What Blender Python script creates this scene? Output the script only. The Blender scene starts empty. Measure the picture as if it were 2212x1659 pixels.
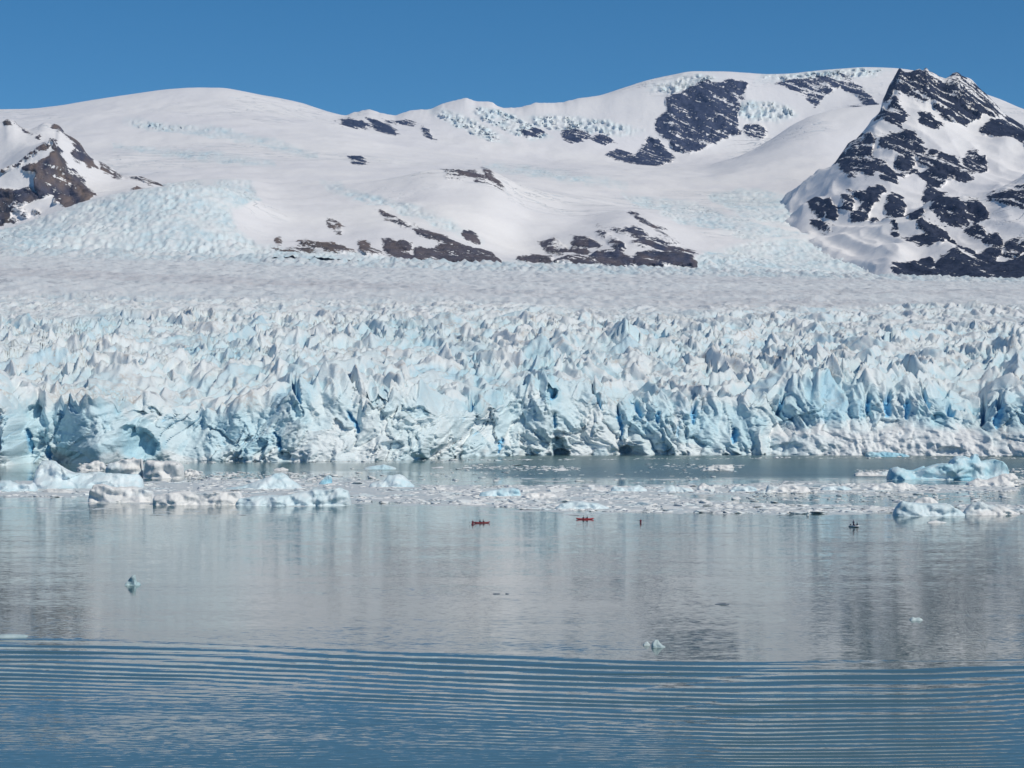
import bpy, bmesh, math, random
import numpy as np
from mathutils import Vector, Matrix

sc = bpy.context.scene
COL = sc.collection
R = math.radians

# ------------------------------------------------------------------ camera, sky, sun, exposure
H = 50.0                                   # camera height above the lake
F, CX, CY = 4990.0, 1106.0, 829.5          # focal length and centre in the units used for layout
cam_d = bpy.data.cameras.new('camera')
cam = bpy.data.objects.new('camera', cam_d)
COL.objects.link(cam)
cam_d.sensor_width = 36.0
cam_d.lens = 36.0 * F / 2212.0
cam_d.clip_start = 1.0
cam_d.clip_end = 80000.0
cam.location = (0, 0, H)
cam.rotation_euler = (R(90), 0, 0)
sc.camera = cam

SUN_AZ, SUN_EL = 128.0, 47.0               # clockwise from +Y (the view direction), above the horizon
world = bpy.data.worlds.new('World')
sc.world = world
world.use_nodes = True
wn = world.node_tree.nodes
wl = world.node_tree.links
wn.clear()
sky = wn.new('ShaderNodeTexSky')
sky.sky_type = 'NISHITA'
sky.sun_disc = False
sky.sun_elevation = R(SUN_EL)
sky.sun_rotation = R(SUN_AZ)
sky.altitude = 2200.0
sky.air_density = 0.62
sky.dust_density = 0.0
sky.ozone_density = 3.0
hs = wn.new('ShaderNodeHueSaturation')
hs.inputs['Hue'].default_value = 0.488
hs.inputs['Saturation'].default_value = 1.28
hs.inputs['Value'].default_value = 1.0
bg = wn.new('ShaderNodeBackground')
bg.inputs['Strength'].default_value = 0.094
wo = wn.new('ShaderNodeOutputWorld')
wl.new(sky.outputs[0], hs.inputs['Color'])
wl.new(hs.outputs[0], bg.inputs['Color'])
wl.new(bg.outputs[0], wo.inputs['Surface'])

sun_d = bpy.data.lights.new('sun', 'SUN')
sun_d.energy = 3.4
sun_d.angle = R(0.53)
sun_d.color = (1.0, 0.925, 0.80)
sun = bpy.data.objects.new('sun', sun_d)
COL.objects.link(sun)
sdir = Vector((math.sin(R(SUN_AZ)) * math.cos(R(SUN_EL)), math.cos(R(SUN_AZ)) * math.cos(R(SUN_EL)), math.sin(R(SUN_EL))))
sun.rotation_euler = sdir.to_track_quat('Z', 'Y').to_euler()
sun.location = (300, -300, 600)

vs = sc.view_settings
sc.display_settings.display_device = 'sRGB'
vs.view_transform = 'Standard'
vs.look = 'None'
vs.exposure = 0.0
vs.gamma = 1.0
vs.use_curve_mapping = False
sc.cycles.max_bounces = 6
sc.cycles.diffuse_bounces = 3
sc.cycles.glossy_bounces = 3
sc.cycles.volume_bounces = 0
sc.cycles.use_denoising = True
sc.cycles.use_adaptive_sampling = True

rng = np.random.default_rng(11)
random.seed(11)


# ------------------------------------------------------------------ small maths helpers
def depth_of(py):
    """distance of a point of the water that shows py down the picture"""
    return H * F / (py - CY)


def lake_point(px, py):
    d = depth_of(py)
    return (px - CX) / F * d, d


def height_of(py, d):
    return H + (CY - py) / F * d


def smooth(a, b, x):
    t = np.clip((x - a) / (b - a), 0, 1)
    return t * t * (3 - 2 * t)


def _hash(ix, iy, seed):
    h = (ix.astype(np.int64) * 374761393 + iy.astype(np.int64) * 668265263 + seed * 2147483647) & 0xFFFFFFFF
    h = ((h ^ (h >> 13)) * 1274126177) & 0xFFFFFFFF
    h = ((h ^ (h >> 16)) * 2246822519) & 0xFFFFFFFF
    return ((h ^ (h >> 15)) & 0xFFFFFF).astype(np.float32) / float(0xFFFFFF)


def perlin(x, y, seed=0):
    xi = np.floor(x); yi = np.floor(y)
    fx = (x - xi).astype(np.float32); fy = (y - yi).astype(np.float32)
    ux = fx * fx * fx * (fx * (fx * 6 - 15) + 10)
    uy = fy * fy * fy * (fy * (fy * 6 - 15) + 10)
    out = None
    res = []
    for dx in (0, 1):
        for dy in (0, 1):
            a = _hash(xi + dx, yi + dy, seed) * 6.2831853
            res.append(np.cos(a) * (fx - dx) + np.sin(a) * (fy - dy))
    n0 = res[0] + (res[2] - res[0]) * ux
    n1 = res[1] + (res[3] - res[1]) * ux
    return (n0 + (n1 - n0) * uy) * 1.5


def fbm(x, y, seed=0, octaves=4, gain=0.5, ridged=False):
    s = 0; a = 1.0; tot = 0
    for o in range(octaves):
        n = perlin(x * 2 ** o + 17.3 * o, y * 2 ** o - 9.1 * o, seed + o * 13)
        if ridged:
            n = 1 - 2 * np.abs(n)
        s = s + a * n; tot += a; a *= gain
    return s / tot


def seracs(x, y, cell, seed, slope=(0.7, 1.5), planes=4, hmin=0.3, keep=1.0):
    """max of random pyramids: sharp crests and flat facets, about 0..1; also the id noise of the winning pyramid"""
    u = x / cell; v = y / cell
    iu = np.floor(u); iv = np.floor(v)
    best = np.full(u.shape, -2.0, np.float32)
    who = np.zeros(u.shape, np.float32)
    for dx in (-1, 0, 1):
        for dy in (-1, 0, 1):
            cx_, cy_ = iu + dx, iv + dy
            du = (u - (cx_ + _hash(cx_, cy_, seed))).astype(np.float32)
            dv = (v - (cy_ + _hash(cx_, cy_, seed + 1))).astype(np.float32)
            hgt = hmin + (1 - hmin) * _hash(cx_, cy_, seed + 2)
            if keep < 1:
                hgt = np.where(_hash(cx_, cy_, seed + 9) < keep, hgt, -1)
            a0 = _hash(cx_, cy_, seed + 3) * 6.2831853
            m = np.full(u.shape, -9.0, np.float32)
            for k in range(planes):
                a = a0 + (k + 0.6 * _hash(cx_, cy_, seed + 20 + k)) * 6.2831853 / planes
                sl = slope[0] + (slope[1] - slope[0]) * _hash(cx_, cy_, seed + 40 + k)
                m = np.maximum(m, (np.cos(a) * du + np.sin(a) * dv) * sl)
            val = hgt - m
            w = val > best
            best = np.where(w, val, best)
            who = np.where(w, _hash(cx_, cy_, seed + 77), who)
    return np.clip(best, -0.4, 1.2), who


def pchip(xk, Yk, xq):
    """monotone cubic through rows Yk (K, N) at xk, evaluated at xq (M,) -> (M, N)"""
    xk = np.asarray(xk, float); Yk = np.asarray(Yk, float)
    h = np.diff(xk)[:, None]
    d = np.diff(Yk, axis=0) / h
    m = np.zeros_like(Yk)
    m[0] = d[0]; m[-1] = d[-1]
    w1 = 2 * h[1:] + h[:-1]; w2 = h[1:] + 2 * h[:-1]
    same = d[:-1] * d[1:] > 0
    with np.errstate(divide='ignore', invalid='ignore'):
        mm = (w1 + w2) / (w1 / d[:-1] + w2 / d[1:])
    m[1:-1] = np.where(same, mm, 0)
    i = np.clip(np.searchsorted(xk, xq) - 1, 0, len(xk) - 2)
    t = ((xq - xk[i]) / (xk[i + 1] - xk[i]))[:, None]
    hh = (xk[i + 1] - xk[i])[:, None]
    return ((1 + 2 * t) * (1 - t) ** 2 * Yk[i] + t * (1 - t) ** 2 * hh * m[i]
            + t * t * (3 - 2 * t) * Yk[i + 1] + t * t * (t - 1) * hh * m[i + 1])


def curve1(knots, x):
    k = np.array(knots, float)
    return pchip(k[:, 0], k[:, 1:2], np.clip(x, k[0, 0], k[-1, 0]))[:, 0]


def poly_field(px, py, poly):
    """signed distance, positive inside"""
    P = np.array(poly, float)
    inside = np.zeros(px.shape, bool)
    dist = np.full(px.shape, 1e9)
    for i in range(len(P)):
        x1, y1 = P[i]; x2, y2 = P[(i + 1) % len(P)]
        dx, dy = x2 - x1, y2 - y1
        t = np.clip(((px - x1) * dx + (py - y1) * dy) / (dx * dx + dy * dy + 1e-9), 0, 1)
        dist = np.minimum(dist, np.hypot(px - x1 - t * dx, py - y1 - t * dy))
        c = ((y1 > py) != (y2 > py)) & (px < dx * (py - y1) / (dy + (1e-9 if dy == 0 else 0)) + x1)
        inside ^= c
    return np.where(inside, dist, -dist)


def shape_field(px, py, shapes, reach=30.0):
    """largest coverage over a list of shapes: ('e',cx,cy,rx,ry,deg,cover) or ('p',[(x,y)..],cover); about 0..1 inside, negative outside"""
    out = np.full(px.shape, -1.0, np.float32)
    for s in shapes:
        if s[0] == 'e':
            _, cx, cy, rx, ry, deg, cov = s
            m = (np.abs(px - cx) < rx + ry + reach) & (np.abs(py - cy) < rx + ry + reach)
            if not m.any():
                continue
            a = math.radians(deg)
            dx = px[m] - cx; dy = py[m] - cy
            u = (dx * math.cos(a) + dy * math.sin(a)) / rx
            v = (-dx * math.sin(a) + dy * math.cos(a)) / ry
            f = (1 - np.sqrt(u * u + v * v)) * min(rx, ry) / 9.0
        else:
            _, poly, cov = s
            xs = [p[0] for p in poly]; ys = [p[1] for p in poly]
            m = (px > min(xs) - reach) & (px < max(xs) + reach) & (py > min(ys) - reach) & (py < max(ys) + reach)
            if not m.any():
                continue
            f = poly_field(px[m], py[m], poly) / 9.0
        f = np.clip(f, -1, 1)
        f = np.where(f > 0, np.minimum(f, max(0.05, (cov - 0.76) * 1.35)), f)
        out[m] = np.maximum(out[m], f)
    return out


# ------------------------------------------------------------------ mesh helpers
def link(o, parent=None):
    COL.objects.link(o)
    if parent is not None:
        o.parent = parent
    return o


def mesh_from(name, verts, faces, mat, smooth_shade=False, attrs=None, parent=None):
    me = bpy.data.meshes.new(name)
    v = np.ascontiguousarray(verts, dtype=np.float32)
    f = np.ascontiguousarray(faces, dtype=np.int32)
    n = f.shape[1]
    me.vertices.add(len(v)); me.vertices.foreach_set('co', v.ravel())
    me.loops.add(f.size); me.loops.foreach_set('vertex_index', f.ravel())
    me.polygons.add(len(f)); me.polygons.foreach_set('loop_start', np.arange(0, f.size, n, dtype=np.int32))
    if smooth_shade:
        me.polygons.foreach_set('use_smooth', np.ones(len(f), bool))
    me.update(calc_edges=True)
    for k, a in (attrs or {}).items():
        at = me.attributes.new(k, 'FLOAT', 'POINT')
        at.data.foreach_set('value', np.ascontiguousarray(a, dtype=np.float32).ravel())
    if mat:
        me.materials.append(mat)
    o = bpy.data.objects.new(name, me)
    return link(o, parent)


def grid_faces(rows, cols):
    i = np.arange(rows * cols).reshape(rows, cols)
    return np.stack([i[:-1, :-1], i[:-1, 1:], i[1:, 1:], i[1:, :-1]], -1).reshape(-1, 4)


def sheet(name, X, Y, Z, mat, attrs=None, smooth_shade=True):
    r, c = X.shape
    o = mesh_from(name, np.stack([X, Y, Z], -1).reshape(-1, 3), grid_faces(r, c), mat, smooth_shade, attrs)
    o['kind'] = 'structure'
    return o


def tag(o, label, cat, group=None):
    o['label'] = label
    o['category'] = cat
    if group:
        o['group'] = group
    return o


def empty(name, loc, rz=0.0):
    o = bpy.data.objects.new(name, None)
    o.empty_display_size = 0.3
    o.location = loc
    o.rotation_euler = (0, 0, rz)
    return link(o)


def bm_obj(name, bm, mat, parent=None, smooth_shade=False):
    me = bpy.data.meshes.new(name)
    bm.to_mesh(me); bm.free()
    if smooth_shade:
        for p in me.polygons:
            p.use_smooth = True
    me.materials.append(mat)
    return link(bpy.data.objects.new(name, me), parent)


# ------------------------------------------------------------------ materials
class NT:
    def __init__(self, name):
        self.m = bpy.data.materials.new(name)
        self.m.use_nodes = True
        self.t = self.m.node_tree
        self.t.nodes.clear()
        self.out = self.n('ShaderNodeOutputMaterial')
        self.b = self.n('ShaderNodeBsdfPrincipled')
        self.l(self.b.outputs[0], self.out.inputs['Surface'])

    def n(self, t, **kw):
        x = self.t.nodes.new(t)
        for k, v in kw.items():
            setattr(x, k, v)
        return x

    def l(self, a, b):
        self.t.links.new(a, b)

    def attr(self, name):
        a = self.n('ShaderNodeAttribute', attribute_name=name)
        return a.outputs['Fac']

    def noise(self, scale, detail=4, rough=0.55, vec=None, dist=0.0):
        x = self.n('ShaderNodeTexNoise')
        x.inputs['Scale'].default_value = scale
        x.inputs['Detail'].default_value = detail
        x.inputs['Roughness'].default_value = rough
        x.inputs['Distortion'].default_value = dist
        if vec is not None:
            self.l(vec, x.inputs['Vector'])
        return x

    def math(self, op, a, b=None, clamp=False):
        x = self.n('ShaderNodeMath', operation=op)
        x.use_clamp = clamp
        for i, v in enumerate((a, b)):
            if v is None:
                continue
            if hasattr(v, 'node'):
                self.l(v, x.inputs[i])
            else:
                x.inputs[i].default_value = v
        return x.outputs[0]

    def ramp(self, f, a, b, lo=0.0, hi=1.0):
        x = self.n('ShaderNodeMapRange')
        x.interpolation_type = 'SMOOTHSTEP'
        x.inputs['From Min'].default_value = a
        x.inputs['From Max'].default_value = b
        x.inputs['To Min'].default_value = lo
        x.inputs['To Max'].default_value = hi
        self.l(f, x.inputs['Value'])
        return x.outputs[0]

    def mix(self, f, a, b):
        x = self.n('ShaderNodeMix', data_type='RGBA')
        if hasattr(f, 'node'):
            self.l(f, x.inputs[0])
        else:
            x.inputs[0].default_value = f
        for i, v in ((6, a), (7, b)):
            if hasattr(v, 'node'):
                self.l(v, x.inputs[i])
            else:
                x.inputs[i].default_value = (*v, 1)
        return x.outputs[2]

    def pos(self):
        return self.n('ShaderNodeNewGeometry').outputs['Position']

    def scaled(self, vec, s):
        x = self.n('ShaderNodeVectorMath', operation='MULTIPLY')
        self.l(vec, x.inputs[0])
        x.inputs[1].default_value = s
        return x.outputs[0]

    def bump(self, h, strength, dist):
        x = self.n('ShaderNodeBump')
        x.inputs['Strength'].default_value = strength
        x.inputs['Distance'].default_value = dist
        self.l(h, x.inputs['Height'])
        self.l(x.outputs[0], self.b.inputs['Normal'])

    def set(self, **kw):
        for k, v in kw.items():
            self.b.inputs[k.replace('_', ' ')].default_value = v


def mountain_material(name, dip, ks, thick, tone=1.0):
    t = NT(name)
    p = t.pos()
    rock = t.attr('rock'); ice = t.attr('ice'); warm = t.attr('warm'); blue = t.attr('blue')
    n1 = t.noise(0.006, 6, 0.6, p).outputs['Fac']
    n2 = t.noise(0.035, 5, 0.65, p).outputs['Fac']
    n3 = t.noise(0.0016, 3, 0.5, p).outputs['Fac']
    n4 = t.noise(0.11, 3, 0.6, p).outputs['Fac']
    snow = t.mix(t.ramp(n3, 0.35, 0.7), (0.78, 0.78, 0.81), (0.85, 0.845, 0.855))
    cvn = t.noise(1.0, 3, 0.6, t.scaled(p, (0.0035, 0.011, 0.02)), 0.8).outputs['Fac']
    cvp = t.noise(0.0011, 3, 0.6, t.scaled(p, (1, 0.6, 1))).outputs['Fac']
    cv = t.math('MULTIPLY', t.ramp(t.math('ABSOLUTE', t.math('SUBTRACT', cvn, 0.5)), 0.0, 0.022, 1.0, 0.0), t.ramp(cvp, 0.50, 0.62))
    snow = t.mix(t.math('MULTIPLY', cv, 0.6), snow, (0.55, 0.64, 0.71))
    icec = t.mix(t.ramp(n2, 0.35, 0.65), (0.74, 0.79, 0.81), (0.64, 0.75, 0.79))
    snow = t.mix(ice, snow, icec)
    snow = t.mix(blue, snow, (0.42, 0.63, 0.74))
    # rock colours: dark blue-grey schist, or warm brown-grey on the left peak
    cold = t.mix(t.ramp(n2, 0.3, 0.7), (0.011 * tone, 0.016 * tone, 0.034 * tone), (0.038 * tone, 0.047 * tone, 0.080 * tone))
    brown = t.mix(t.ramp(n1, 0.35, 0.65), (0.10, 0.085, 0.075), (0.23, 0.175, 0.145))
    rc = t.mix(warm, cold, brown)
    # edge of the rock broken up by finer noise
    sx = t.n('ShaderNodeSeparateXYZ'); t.l(p, sx.inputs[0])
    c_, s_ = math.cos(math.radians(dip)), math.sin(math.radians(dip))
    along = t.math('SUBTRACT', t.math('MULTIPLY', sx.outputs['X'], c_), t.math('MULTIPLY', sx.outputs['Z'], s_))
    across = t.math('ADD', t.math('MULTIPLY', sx.outputs['X'], s_), t.math('MULTIPLY', sx.outputs['Z'], c_))
    cb = t.n('ShaderNodeCombineXYZ')
    t.l(t.math('MULTIPLY', along, 1.0 / (thick * 7)), cb.inputs['X'])
    t.l(t.math('MULTIPLY', across, 1.0 / thick), cb.inputs['Y'])
    t.l(t.math('MULTIPLY', sx.outputs['Y'], 1.0 / (thick * 12)), cb.inputs['Z'])
    stk = t.noise(1.0, 4, 0.6, cb.outputs[0], 0.5).outputs['Fac']
    e = t.math('ADD', rock, t.math('MULTIPLY', t.math('SUBTRACT', stk, 0.5), ks))
    e = t.math('ADD', e, t.math('MULTIPLY', t.math('SUBTRACT', n2, 0.5), 1.3))
    e = t.math('ADD', e, t.math('MULTIPLY', t.math('SUBTRACT', n4, 0.5), 1.2))
    f = t.ramp(e, 0.45, 0.56)
    t.l(t.mix(f, snow, rc), t.b.inputs['Base Color'])
    t.set(Roughness=0.75)
    t.b.inputs['Specular IOR Level'].default_value = 0.2
    hh = t.math('MULTIPLY', n2, t.math('ADD', t.math('MULTIPLY', f, 0.9), 0.14))
    hh = t.math('ADD', hh, t.math('MULTIPLY', n1, 0.35))
    t.bump(t.math('SUBTRACT', hh, t.math('MULTIPLY', cv, 0.25)), 0.9, 14.0)
    return t.m


def glacier_material():
    t = NT('glacier_ice')
    p = t.pos()
    dirt = t.attr('dirt'); blue = t.attr('blue'); crust = t.attr('crust'); deep = t.attr('deep')
    n1 = t.noise(0.05, 6, 0.6, p).outputs['Fac']
    n2 = t.noise(0.35, 5, 0.65, p).outputs['Fac']
    n3 = t.noise(0.012, 4, 0.55, p, 0.6).outputs['Fac']
    clean = t.mix(t.ramp(n1, 0.35, 0.68), (0.61, 0.752, 0.802), (0.72, 0.805, 0.832))
    crustc = t.mix(t.ramp(n2, 0.3, 0.7), (0.73, 0.76, 0.785), (0.83, 0.845, 0.855))
    c = t.mix(crust, clean, crustc)
    c = t.mix(t.attr('band'), c, (0.68, 0.68, 0.705))
    fl = t.noise(1.0, 4, 0.65, t.scaled(p, (0.045, 0.014, 0.05)), 0.4).outputs['Fac']
    c = t.mix(t.math('MULTIPLY', t.math('MULTIPLY', t.attr('low'), t.ramp(fl, 0.54, 0.68)), 0.75), c, (0.40, 0.42, 0.46))
    c = t.mix(t.math('MULTIPLY', t.math('MULTIPLY', t.attr('low'), t.ramp(fl, 0.50, 0.36)), 0.6), c, (0.84, 0.86, 0.875))
    b = t.math('MULTIPLY', blue, t.ramp(n1, 0.25, 0.6, 0.55, 1.0))
    c = t.mix(b, c, (0.45, 0.67, 0.77))
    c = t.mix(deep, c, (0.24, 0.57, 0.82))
    # wind-blown dust lies on the upward crusts in streaks
    geo = t.n('ShaderNodeNewGeometry')
    sep = t.n('ShaderNodeSeparateXYZ')
    t.l(geo.outputs['Normal'], sep.inputs[0])
    d = t.math('MULTIPLY', dirt, t.ramp(n2, 0.38, 0.62))
    c = t.mix(d, c, (0.47, 0.42, 0.385))
    t.l(c, t.b.inputs['Base Color'])
    t.set(Roughness=0.5)
    t.b.inputs['Specular IOR Level'].default_value = 0.25
    hsum = t.math('ADD', n2, t.math('MULTIPLY', n1, 1.5))
    t.bump(hsum, 0.55, 1.2)
    return t.m


def floating_ice_material(name, ca, cb, cdirt, blue):
    t = NT(name)
    p = t.pos()
    n1 = t.noise(0.16, 5, 0.6, p).outputs['Fac']
    n2 = t.noise(0.9, 5, 0.65, p).outputs['Fac']
    n3 = t.noise(0.05, 3, 0.5, t.scaled(p, (1, 1, 2.5))).outputs['Fac']
    info = t.n('ShaderNodeObjectInfo')
    c = t.mix(t.ramp(n1, 0.35, 0.65), ca, cb)
    c = t.mix(t.math('MULTIPLY', t.ramp(n3, 0.5, 0.68), 0.75), c, blue)
    c = t.mix(t.math('MULTIPLY', t.ramp(n2, 0.56, 0.74), 0.55), c, cdirt)
    t.l(c, t.b.inputs['Base Color'])
    t.set(Roughness=0.45)
    t.b.inputs['Specular IOR Level'].default_value = 0.3
    t.bump(t.math('ADD', n1, n2), 0.5, 0.5)
    return t.m


def water_material():
    t = NT('lake_water')
    p = t.pos()
    rip = t.attr('ripple'); rgh = t.attr('rough')
    na = t.noise(1.0, 3, 0.55, t.scaled(p, (0.45, 2.0, 1)))
    nb = t.noise(1.0, 2, 0.5, t.scaled(p, (0.022, 0.085, 1)))
    patch = t.noise(1.0, 3, 0.55, t.scaled(p, (0.006, 0.028, 1))).outputs['Fac']
    amp = t.math('MULTIPLY', rip, t.ramp(patch, 0.32, 0.68, 0.7, 1.3))

    def slope(nz, k, gain):
        s = t.n('ShaderNodeVectorMath', operation='SUBTRACT')
        t.l(nz.outputs['Color'], s.inputs[0]); s.inputs[1].default_value = (0.5, 0.5, 0.5)
        m = t.n('ShaderNodeVectorMath', operation='MULTIPLY')
        t.l(s.outputs[0], m.inputs[0]); m.inputs[1].default_value = k
        g = t.n('ShaderNodeVectorMath', operation='SCALE')
        t.l(m.outputs[0], g.inputs[0])
        if hasattr(gain, 'node'):
            t.l(gain, g.inputs['Scale'])
        else:
            g.inputs['Scale'].default_value = gain
        return g.outputs[0]
    a1 = t.n('ShaderNodeVectorMath', operation='ADD')
    t.l(slope(na, (0.35, 1.0, 0), amp), a1.inputs[0])
    t.l(slope(nb, (0.25, 0.6, 0), t.math('MULTIPLY', amp, 0.5)), a1.inputs[1])
    geo = t.n('ShaderNodeNewGeometry')
    a2 = t.n('ShaderNodeVectorMath', operation='ADD')
    t.l(a1.outputs[0], a2.inputs[0]); t.l(geo.outputs['Normal'], a2.inputs[1])
    nn = t.n('ShaderNodeVectorMath', operation='NORMALIZE')
    t.l(a2.outputs[0], nn.inputs[0])
    t.l(nn.outputs[0], t.b.inputs['Normal'])
    t.b.inputs['Base Color'].default_value = (0.075, 0.135, 0.135, 1)
    t.l(rgh, t.b.inputs['Roughness'])
    t.set(IOR=1.333)
    return t.m


def plain(name, col, rough=0.5, var=0.15, scale=6.0, metallic=0.0):
    t = NT(name)
    n = t.noise(scale, 3, 0.6, t.n('ShaderNodeTexCoord').outputs['Object']).outputs['Fac']
    lo = tuple(c * (1 - var) for c in col); hi = tuple(min(1, c * (1 + var)) for c in col)
    t.l(t.mix(t.ramp(n, 0.3, 0.7), lo, hi), t.b.inputs['Base Color'])
    t.set(Roughness=rough, Metallic=metallic)
    return t.m


M_MOUNT = mountain_material('snow_and_rock', 26, 2.6, 24, 1.7)
M_MOUNT_DARK = mountain_material('snow_and_dark_rock', 40, 2.7, 24, 1.0)
M_GLAC = glacier_material()
M_WATER = water_material()
M_WHITE = floating_ice_material('weathered_berg_ice', (0.74, 0.755, 0.76), (0.82, 0.825, 0.825), (0.50, 0.47, 0.44), (0.62, 0.74, 0.79))
M_PALE = floating_ice_material('pale_blue_berg_ice', (0.62, 0.77, 0.83), (0.73, 0.82, 0.86), (0.66, 0.72, 0.74), (0.50, 0.72, 0.81))
M_BLUE = floating_ice_material('clear_blue_berg_ice', (0.45, 0.70, 0.80), (0.66, 0.80, 0.86), (0.60, 0.74, 0.80), (0.25, 0.58, 0.75))
M_GREY = floating_ice_material('dusty_berg_ice', (0.58, 0.60, 0.61), (0.74, 0.75, 0.75), (0.33, 0.31, 0.29), (0.56, 0.66, 0.70))
M_CLEAR = floating_ice_material('glassy_berg_ice', (0.38, 0.50, 0.53), (0.58, 0.68, 0.70), (0.28, 0.36, 0.39), (0.40, 0.56, 0.60))

# ------------------------------------------------------------------ far mountains: snow dome, ridge, icefalls, nunataks
PXK = [-350, 0, 144, 225, 356, 480, 560, 620, 740, 830, 950, 1060, 1130, 1250, 1370, 1500, 1620, 1760, 1950, 2212, 2560]
ROWS = [
    (5250, [590, 575, 568, 565, 562, 560, 560, 560, 566, 570, 578, 584, 586, 590, 595, 600, 610, 622, 632, 638, 640]),
    (5450, [545, 530, 522, 518, 515, 520, 535, 541, 548, 553, 560, 566, 569, 573, 577, 582, 585, 597, 610, 616, 620]),
    (5800, [520, 508, 480, 465, 450, 470, 505, 510, 512, 502, 512, 540, 556, 545, 530, 545, 560, 578, 596, 600, 600]),
    (6200, [500, 488, 446, 426, 402, 400, 440, 470, 480, 470, 470, 498, 530, 505, 480, 520, 535, 556, 568, 580, 580]),
    (6600, [505, 495, 460, 440, 410, 402, 424, 440, 442, 440, 430, 440, 480, 490, 462, 492, 505, 530, 545, 560, 560]),
    (7200, [490, 470, 450, 435, 405, 396, 408, 415, 400, 388, 369, 372, 410, 440, 450, 462, 470, 495, 520, 540, 540]),
    (7800, [470, 450, 430, 410, 392, 388, 396, 400, 396, 392, 388, 390, 400, 418, 432, 442, 445, 450, 490, 510, 510]),
    (8600, [430, 400, 385, 380, 374, 370, 372, 374, 374, 374, 376, 380, 386, 396, 405, 412, 412, 408, 440, 480, 480]),
    (9800, [370, 345, 335, 330, 328, 328, 330, 332, 336, 342, 350, 358, 364, 372, 380, 380, 352, 330, 380, 440, 440]),
    (10900, [310, 300, 292, 288, 286, 285, 288, 292, 302, 318, 336, 348, 354, 360, 366, 362, 325, 246, 225, 330, 350]),
    (11700, [275, 272, 262, 255, 248, 245, 252, 262, 280, 300, 318, 336, 346, 352, 358, 356, 345, 300, 260, 270, 300]),
    (12150, [262, 258, 248, 240, 231, 226, 236, 248, 270, 284, 296, 306, 312, 318, 330, 335, 325, 290, 230, 250, 280]),
    (12450, [252, 248, 238, 228, 216, 211, 222, 236, 260, 270, 274, 272, 276, 276, 258, 240, 246, 235, 200, 238, 268]),
]
SKYL = [(-350, 246), (0, 236), (60, 235), (120, 229), (200, 216), (300, 201), (370, 192), (430, 189), (480, 190), (520, 196), (560, 204),
        (610, 213), (650, 222), (690, 235), (720, 244), (745, 249), (765, 244), (795, 236), (815, 241), (850, 249), (875, 241), (905, 237),
        (925, 236), (950, 227), (980, 217), (1005, 212), (1030, 218), (1055, 219), (1075, 228), (1100, 234), (1130, 231), (1165, 221),
        (1195, 222), (1250, 213), (1290, 207), (1340, 192), (1400, 173), (1450, 162), (1500, 154), (1550, 154), (1610, 157), (1660, 160),
        (1700, 159), (1760, 153), (1820, 148), (1870, 145), (1930, 147), (1990, 155), (2050, 172), (2120, 200), (2160, 214), (2212, 236), (2560, 330)]


def curve_sk(x):
    return curve1(SKYL, x)


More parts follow.
